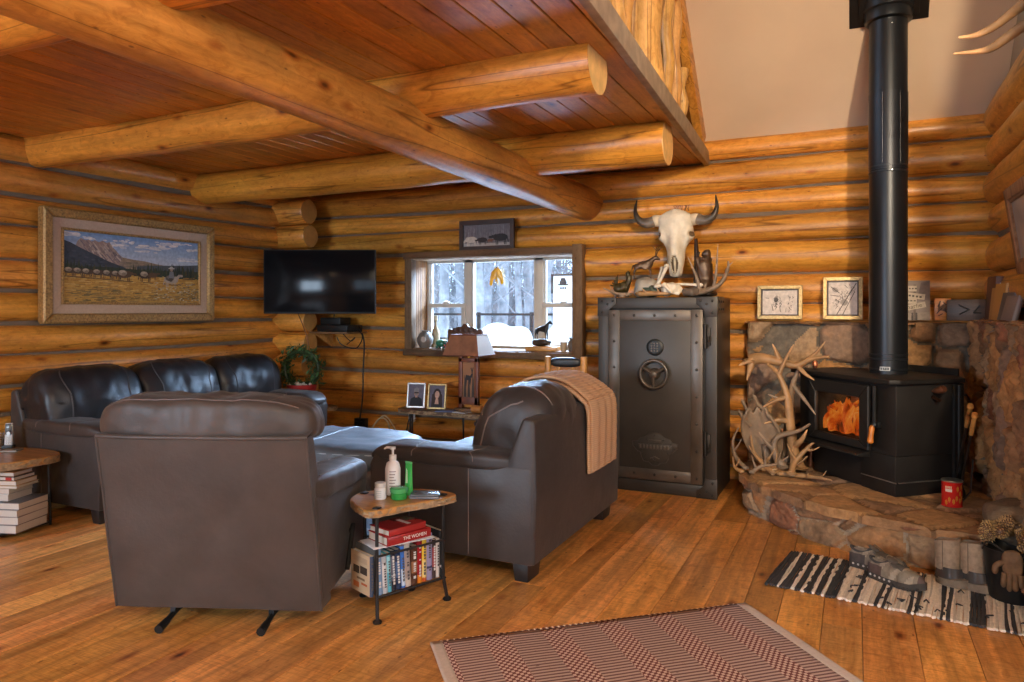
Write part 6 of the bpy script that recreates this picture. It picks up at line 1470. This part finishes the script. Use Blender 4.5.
b = MB(); b.tube(smooth_path([(-.035, -.01, .04), (-.065, -.02, .02), (-.07, -.02, -.02)], 5), [.014]*9+[.011, .006], 8, (.16, .085, .04)); b.build('thumb', M['shoe'], gl, 60)

# ------------------------------------------------------------ side table bottles and books
TT = .5215
def bottle(name, label, loc, parts, rz=0, cat='bottle'):
    o = thing(name, label, cat, loc, rz)
    for nm, prof, c, m in parts: b = MB(); b.lathe(prof, 22, (0, 0, 0), c); b.build(nm, M[m], o)
    return o
W_ = (.70, .68, .66)
lb = bottle('lotion_bottle', 'tall white pump lotion bottle on the slab side table', (-2.055, 2.975, TT), [('body', [(.03, 0), (.038, .006), (.038, .13), (.03, .158), (.016, .168), (.015, .172)], W_, 'gloss'), ('pump', [(.018, .172), (.018, .196), (.006, .198), (.006, .222), (.014, .224), (.014, .236), (.004, .238)], (.62, .58, .54), 'gloss')])
b = MB(); b.tube([(0, 0, .231), (-.03, -.008, .232), (-.042, -.011, .224)], [.007, .006, .004], 8, (.62, .58, .54)); b.build('spout', M['gloss'], lb)
b = MB()
for i in range(7): b.grid(lambda u, v: (.0384*math.sin(lerp(.15, 1.0-.12*(i % 3), u)), -.0384*math.cos(lerp(.15, 1.0-.12*(i % 3), u)), .118-.014*i+.005*v), 5, 1, (.28, .24, .24))
b.build('label_print', M['gloss'], lb)
mb = bottle('pill_bottle', 'short white round bottle with screw cap in front of the lotion', (-2.065, 2.885, TT), [('body', [(.026, 0), (.029, .005), (.029, .05), (.024, .056)], W_, 'gloss'), ('cap', [(.026, .056), (.027, .06), (.027, .078), (.02, .08)], (.74, .73, .72), 'white')])
b = MB()
for i in range(4): b.grid(lambda u, v: (.0293*math.sin(lerp(-.3, .8, u)), -.0293*math.cos(lerp(-.3, .8, u)), .04-.009*i+.004*v), 5, 1, (.45, .5, .5))
b.build('label_print', M['gloss'], mb)
bottle('salve_jar', 'round green jar with pale lid band beside the small white bottle', (-1.985, 2.925, TT), [('jar', [(.036, 0), (.039, .004), (.039, .028), (.035, .032)], (.03, .27, .05), 'gloss'), ('lid', [(.041, .032), (.042, .035), (.042, .052), (.038, .055)], (.07, .33, .10), 'gloss')], 0, 'jar')
tb = thing('aloe_tube', 'green squeeze tube standing on its cap on the slab side table', 'tube', (-1.985, 3.01, TT), R(-10))
b = MB(); b.grid(lambda u, v: (lerp(.024, .022, v)*math.cos(2*PI*u), lerp(.018, .0015, v)*math.sin(2*PI*u), lerp(.02, .155, v)), 24, 10, (.035, .36, .06)); b.box(-.022, .022, -.0015, .0015, .153, .163, 0, (.10, .45, .14)); b.build('tube', M['gloss'], tb, 60)
b = MB(); b.lathe([(.017, 0), (.019, .002), (.019, .02), (.01, .022)], 16, (0, 0, 0), (.06, .40, .10)); b.build('cap', M['gloss'], tb)
b = MB(); b.prism([(-.006, .06), (.006, .06), (.003, .12), (-.002, .13)], -.0165, -.0125, 'y', 0, (.45, .65, .35)); b.build('leaf_print', M['gloss'], tb)
wl_ = thing('wallet', 'flat dark grey wallet lying on the slab side table', 'wallet', (-1.885, 3.005, TT), R(24)); b = MB(); b.box(-.07, .07, -.045, .045, 0, .011, .003, (.13, .13, .14)); b.box(-.068, .068, -.043, .043, .0115, .022, .003, (.09, .095, .10)); b.build('folds', M['gloss'], wl_)
b = MB(); b.tube([(-.07, -.045, .011), (-.07, .045, .011)], .0055, 8, (.10, .1, .105)); b.build('spine_fold', M['gloss'], wl_)
ang = math.atan2(.927, .376)       # rack row direction
A0 = V((-1.99, 2.735, .1185)); ad = V((.376, .927, 0)); nd = V((.927, -.376, 0))
row = [(.030, .17, .215, (.10, .095, .09), (.17, .28, .44), 'grey covered book with blue spine behind the tan picture cover', ()),
       (.026, .15, .175, (.45, .46, .48), None, 'pale grey paperback, second book from the tan cover', ((.2, .8, (.62, .62, .62)),)),
       (.020, .15, .185, (.10, .40, .50), None, 'turquoise paperback between grey and black spines', ((.5, .9, (.3, .6, .65)),)),
       (.024, .15, .19, (.02, .022, .035), None, 'black paperback with white title band in the rack', ((.25, .85, (.12, .13, .17)), (.35, .4, (.6, .6, .6)))),
       (.028, .155, .19, (.018, .035, .085), None, 'navy blue book in the middle of the rack', ((.3, .7, (.06, .12, .25)),)),
       (.022, .15, .20, (.05, .16, .50), None, 'bright blue paperback with pale lower spine', ((.05, .45, (.5, .62, .75)),)),
       (.030, .155, .205, (.52, .44, .36), None, 'cream book with grey spine lettering in the rack', ((.2, .85, (.34, .28, .25)),)),
       (.034, .16, .185, (.085, .035, .02), None, 'dark brown book beside the red and yellow spines', ((.3, .6, (.3, .14, .07)),)),
       (.026, .155, .20, (.32, .012, .016), None, 'dark red book with orange foot next to yellow spine', ((.0, .2, (.65, .2, .02)),)),
       (.026, .155, .205, (.72, .47, .05), None, 'yellow paperback with red print in the rack', ((.08, .5, (.75, .56, .2)), (.0, .1, (.6, .1, .02)))),
       (.032, .16, .225, (.27, .25, .40), None, 'lavender hardback rising above the other books in the rack', ((.25, .3, (.05, .05, .1)),)),
       (.022, .15, .19, (.05, .03, .03), None, 'thin black and red paperback after the lavender book', ((.3, .8, (.3, .06, .06)),)),
       (.020, .15, .19, (.58, .54, .50), None, 'white paperback near the far leg of the rack', ()),
       (.026, .16, .225, (.022, .022, .024), None, 'tall black book closing the row in the rack', ((.2, .25, (.4, .4, .4)),))]
tk = 0
for i, (t, d, h_, c, sp_, lab, bd) in enumerate(row):
    p = A0 + ad*(tk+t/2+.012) - nd*(d/2-.004); tk += t+.0012
    book('paperback' if i not in (0, 10) else 'hardback', lab, (t, d, h_), p, (0, R(-3) if i < 7 else 0, ang), c, (.62, .56, .48), 'books in the side table rack', sp_, 'book', bd)
b0 = book('cookbook', 'tan cookbook with pictures on its cover leaning at the open end of the rack', (.022, .165, .185), A0 - nd*.083 - ad*.014 + V((0, 0, .0)), (0, 0, ang), (.50, .36, .22), (.6, .55, .5), 'books in the side table rack', (.04, .06, .10))
b = MB()
for y0, y1, z0, z1, c in ((-.06, .0, .09, .125, (.06, .04, .03)), (.008, .06, .085, .12, (.07, .05, .03)), (-.06, .06, .14, .165, (.42, .30, .19)), (-.06, -.01, .04, .05, (.4, .1, .04)), (.01, .06, .02, .045, (.45, .13, .04)), (-.04, .03, .06, .07, (.2, .12, .07))): b.box(-.0116, -.0108, y0, y1, z0, z1, 0, c)
b.build('cover_pictures', M['gloss'], b0, 0)
rb = thing('red_book', 'red hardback with pale lettering lying flat on the racked books', 'book', (-1.99, 2.975, .348), ang+R(-90)); 
def flatbook(o, w, d, t, c, bands=()):
    b = MB(); b.box(-w/2, w/2, -d/2, d/2, 0, .003, .001, c); b.box(-w/2, w/2, -d/2, d/2, t-.003, t, .001, c); b.box(-w/2, w/2, -d/2-.003, -d/2+.003, 0, t, .001, c)
    for x0, x1, y0, y1, cc in bands: b.box(x0, x1, y0, y1, t, t+.0005, 0, cc)
    b.build('cover', M['gloss'], o); b = MB(); b.box(-w/2+.004, w/2-.004, -d/2+.003, d/2-.004, .003, t-.003, 0, (.62, .54, .44)); b.build('pages', M['any'], o, 0)
rb.rotation_euler = (0, 0, math.atan2(ad.y, ad.x)); rb.location = (-1.965, 2.90, .346)
flatbook(rb, .245, .165, .040, (.30, .02, .018), ((-.02, .05, -.06, .06, (.42, .04, .035)), (.05, .118, -.02, .075, (.06, .07, .04)), (.0, .022, -.05, .03, (.6, .5, .42)), (.03, .05, -.06, .0, (.5, .3, .26))))
text('THE WOMEN', .022, M['inkw'], rb, (.03, -.0862, .019), (R(90), 0, 0), 'title_lettering')
r2 = thing('red_book', 'maroon hardback stacked on top of the red lettered book', 'book', (-1.972, 2.895, .3875), math.atan2(ad.y, ad.x)+R(5)); flatbook(r2, .22, .15, .028, (.33, .025, .022), ((-.1, .0, -.07, .07, (.25, .018, .02)), (.02, .04, -.05, .04, (.6, .52, .46)), (.055, .1, .0, .06, (.08, .09, .05))))
mg = thing('magazine', 'white magazine lying flat over the racked books', 'magazine', (-1.965, 2.885, .3415), math.atan2(ad.y, ad.x)+R(-8)); 
b = MB(); b.box(-.16, .15, -.085, .075, 0, .004, .001, (.66, .64, .64)); b.build('cover', M['any'], mg)
# end table stack
SB = [('large_book', .34, .26, .052, (.22, .18, .16), 'bottom book of the floor level stack in the end table', 0, 0), ('large_book', .345, .26, .050, (.17, .13, .12), 'second book up in the end table stack', .004, 2), ('large_book', .35, .255, .044, (.30, .25, .22), 'third book up in the end table stack with pale pages', .006, -1), ('large_book', .355, .25, .042, (.14, .14, .15), 'grey topped wide book, topmost of the four large ones in the stack', .006, 1), ('white_book', .24, .20, .042, (.64, .61, .56), 'white book resting on the four large books', -.045, 0), ('grey_book', .25, .19, .034, (.42, .38, .34), 'grey book with pale pages above the white book', -.04, -2), ('tan_book', .30, .19, .018, (.45, .36, .24), 'thin cream book under the tan hardback in the stack', -.02, 2), ('tan_book', .29, .18, .030, (.42, .24, .09), 'tan hardback near the top of the stack', -.02, 1), ('black_book', .275, .17, .024, (.035, .03, .03), 'black paperback with red label near the stack top', -.025, -1), ('orange_book', .26, .16, .026, (.40, .19, .06), 'orange brown book on top of the end table stack', -.035, 1)]
z = .0350
for nm, w_, d_, t_, c_, lab, dx, rz_ in SB:
    o = thing(nm, lab, 'book', (-4.92+dx, 2.83, z), R(18+rz_), 'books stacked in the end table')
    b = MB(); b.box(-w_/2, w_/2, -d_/2, d_/2, 0, .003, .001, c_); b.box(-w_/2, w_/2, -d_/2, d_/2, t_-.003, t_, .001, c_); b.box(-w_/2-.002, -w_/2+.004, -d_/2, d_/2, 0, t_, .001, c_)
    if nm == 'black_book': b.box(w_/2-.06, w_/2-.02, -d_/2-.0015, -d_/2+.002, .003, t_-.003, 0, (.4, .03, .02))
    b.build('cover', M['any'], o); b = MB(); b.box(-w_/2+.004, w_/2-.004, -d_/2+.004, d_/2-.004, .003, t_-.003, 0, (.60, .53, .45)); b.build('pages', M['any'], o, 0); z += t_+.0006
# end table top
ET = .4765
ph = thing('cordless_phone', 'silver and black cordless phone standing in its charger on the slab end table', 'phone', (-5.265, 3.03, ET), R(40))
b = MB(); b.box(-.035, .035, -.03, .03, 0, .025, .006); b.build('charger', M['blackmetal'], ph)
b = MB(); b.box(-.025, .025, -.012, .012, .015, .175, .008, (.50, .48, .46)); hs = b.build('handset', M['gloss'], ph)
b = MB(); b.box(-.017, .017, -.0135, -.011, .125, .160, .001, (.10, .11, .10)); b.box(-.021, .021, -.0130, -.011, .095, .168, .001, (.03, .03, .03)); b.build('display', M['gloss'], hs)
b = MB()
for i in range(4):
    for j in range(3): b.box(-.017+.0125*j, -.008+.0125*j, -.0145, -.011, .03+.015*i, .04+.015*i, .001, (.62, .6, .57))
b.tube([(0, -.013, .104), (0, -.0148, .104)], .012, 10, (.5, .5, .5)); b.build('keys', M['gloss'], hs)
for o in (hs,): o.rotation_euler = (R(-6), 0, 0)
o = thing('drinking_glass', 'clear tumbler of coins beside the cordless phone', 'glass', (-5.335, 3.015, ET)); b = MB(); b.lathe([(.03, 0), (.036, .11), (.033, .11), (.028, .008)], 20); b.build('tumbler', glassy('tumbler_glass', (.85, .87, .9), .15), o)
b = MB(); b.lathe([(.027, .008), (.030, .06), (.01, .066)], 14, (0, 0, 0), (.28, .14, .05)); b.build('coins', M['any'], o)
o = thing('notepad', 'small grey notepad lying in front of the cordless phone', 'notepad', (-5.16, 2.985, ET), R(30)); b = MB(); b.box(-.06, .06, -.045, .045, 0, .010, .001, (.25, .21, .17)); b.build('pages', M['any'], o); b = MB(); b.box(-.061, -.045, -.046, .046, 0, .012, .001, (.1, .08, .07)); b.build('binding', M['any'], o)

# ------------------------------------------------------------ added warm fills out of view, spot lamp and daylight
def area(name, loc, rot, sx, sy, e, col):
    l = bpy.data.lights.new(name, 'AREA'); l.shape = 'RECTANGLE'; l.size = sx; l.size_y = sy; l.energy = e; l.color = col
    o = bpy.data.objects.new(name, l); COL.objects.link(o); o.location = loc; o.rotation_euler = [R(a) for a in rot]; return o
DAY = (.62, .80, 1.0)
area('daylight_window_3', (1.9, -3.75, 1.6), (90, 0, 0), 3.4, 1.4, LIGHTS['rear'], DAY)
area('daylight_window_4', (4.85, .4, 1.55), (90, 0, 90), 4.4, 1.7, LIGHTS['bay'], DAY)
area('daylight_window_2', (-3.75, -3.75, 1.5), (90, 0, 0), 1.7, 1.2, LIGHTS['rear2'], DAY)
area('daylight_window_1', (-3.25, 8.6, 2.95), (-62, 0, 0), 3.4, 1.2, LIGHTS['back'], (.48, .70, 1.0))
M['lampglow'] = emis('lamp_glow', (1, .72, .42), 8)
def pendant(x, y, z, e):  # added warm fill, unseen, built as a hanging lamp
    t = thing('pendant_fill', 'added iron pendant, warm fill out of view over the room', 'pendant lamp', (x, y, z), 0, 'added fill pendants'); b = MB(); b.lathe([(.06, .0), (.22, -.16), (.235, -.16), (.07, .02)], 24, caps=False); b.build('lamp_shade', M['iron'], t)
    b = MB(); b.tube([(0, 0, 0), (0, 0, 2.2)], .008, 6); b.build('rod', M['iron'], t)
    b = MB(); b.lathe([(.005, -.14), (.045, -.10), (.04, -.04), (.015, -.01)], 14); b.build('bulb', M['lampglow'], t)
    l = bpy.data.lights.new('pendant_fill_light', 'POINT'); l.energy = e; l.color = (1, .79, .54); l.shadow_soft_size = .14; o = bpy.data.objects.new('pendant_fill_light', l); COL.objects.link(o); o.location = (x, y, z-.26)
for x, y, z, e in LIGHTS['pend_fill']: pendant(x, y, z, e)
def spot_lamp(loc, aim, e, ang):
    d = V(aim)-V(loc); q = d.to_track_quat('-Z', 'Y')
    t = thing('spot_lamp', 'black spot lamp aimed at the stove wall', 'spot lamp', loc); t.rotation_euler = q.to_euler()
    b = MB(); b.lathe([(.055, -.02), (.06, .02), (.05, .12), (.02, .15)], 20); b.build('housing', M['iron'], t); b = MB(); b.tube([(0, 0, .13), (0, .02, .5), (0, .05, 3.4)], .012, 8); b.build('stem', M['iron'], t)
    b = MB(); b.lathe([(.05, -.005), (.02, .0)], 16); b.build('lens', M['lampglow'], t)
    l = bpy.data.lights.new('spot_beam', 'SPOT'); l.energy = e; l.color = (1, .80, .55); l.spot_size = R(ang); l.spot_blend = .9; l.shadow_soft_size = .12; o = bpy.data.objects.new('spot_beam', l); COL.objects.link(o); o.location = V(loc)+d.normalized()*.06; o.rotation_euler = q.to_euler()
for a in LIGHTS['spots']: spot_lamp(*a)
def can_fill(x, y, e):  # added warm fill behind the camera, built as a ceiling fixture
    t = thing('ceiling_fill', 'added round fill lamp under the loft planks, out of view', 'fill lamp', (x, y, 2.70), 0, 'added fill lamps under the loft'); b = MB(); b.lathe([(.13, 0), (.13, -.03), (.11, -.05)], 24); b.build('base', M['iron'], t)
    b = MB(); b.lathe([(.11, -.05), (.09, -.10), (.02, -.125)], 24); b.build('diffuser', M['lampglow'], t)
    l = bpy.data.lights.new('ceiling_fill_light', 'POINT'); l.energy = e; l.color = (1, .72, .45); l.shadow_soft_size = .15; o = bpy.data.objects.new('ceiling_fill_light', l); COL.objects.link(o); o.location = (x, y, 2.45)
for x, y, e in LIGHTS['can_fills']: can_fill(x, y, e)
l = bpy.data.lights.new('fire_light', 'POINT'); l.energy = 2.5; l.color = (1, .42, .12); l.shadow_soft_size = .06; o = bpy.data.objects.new('fire_light', l); COL.objects.link(o); o.location = V((.20, 5.70, HT+.5)) + Matrix.Rotation(R(-49), 3, 'Z') @ V((-.08, -.22, 0))
wd = bpy.data.worlds.new('overcast_sky'); S.world = wd; wd.use_nodes = True; nt = wd.node_tree; bg = nt.nodes['Background']
tc = nt.nodes.new('ShaderNodeTexCoord'); sp3 = nt.nodes.new('ShaderNodeSeparateXYZ'); nt.links.new(tc.outputs['Generated'], sp3.inputs[0])
rp = nt.nodes.new('ShaderNodeValToRGB'); nt.links.new(sp3.outputs[2], rp.inputs[0]); rp.color_ramp.elements[0].color = (.52, .72, .96, 1); rp.color_ramp.elements[1].color = (.62, .79, 1, 1)
nt.links.new(rp.outputs[0], bg.inputs[0]); bg.inputs[1].default_value = LIGHTS['sky']
S.view_settings.view_transform = 'Standard'; S.view_settings.look = 'None'; S.view_settings.exposure = LIGHTS['exp']; S.view_settings.gamma = 1
S.view_settings.use_curve_mapping = False
S.cycles.use_denoising = True; S.cycles.max_bounces = 8; S.cycles.diffuse_bounces = 4; S.cycles.glossy_bounces = 4; S.cycles.transmission_bounces = 4; S.cycles.transparent_max_bounces = 12
S.cycles.sample_clamp_indirect = 6; S.cycles.caustics_reflective = False; S.cycles.caustics_refractive = False
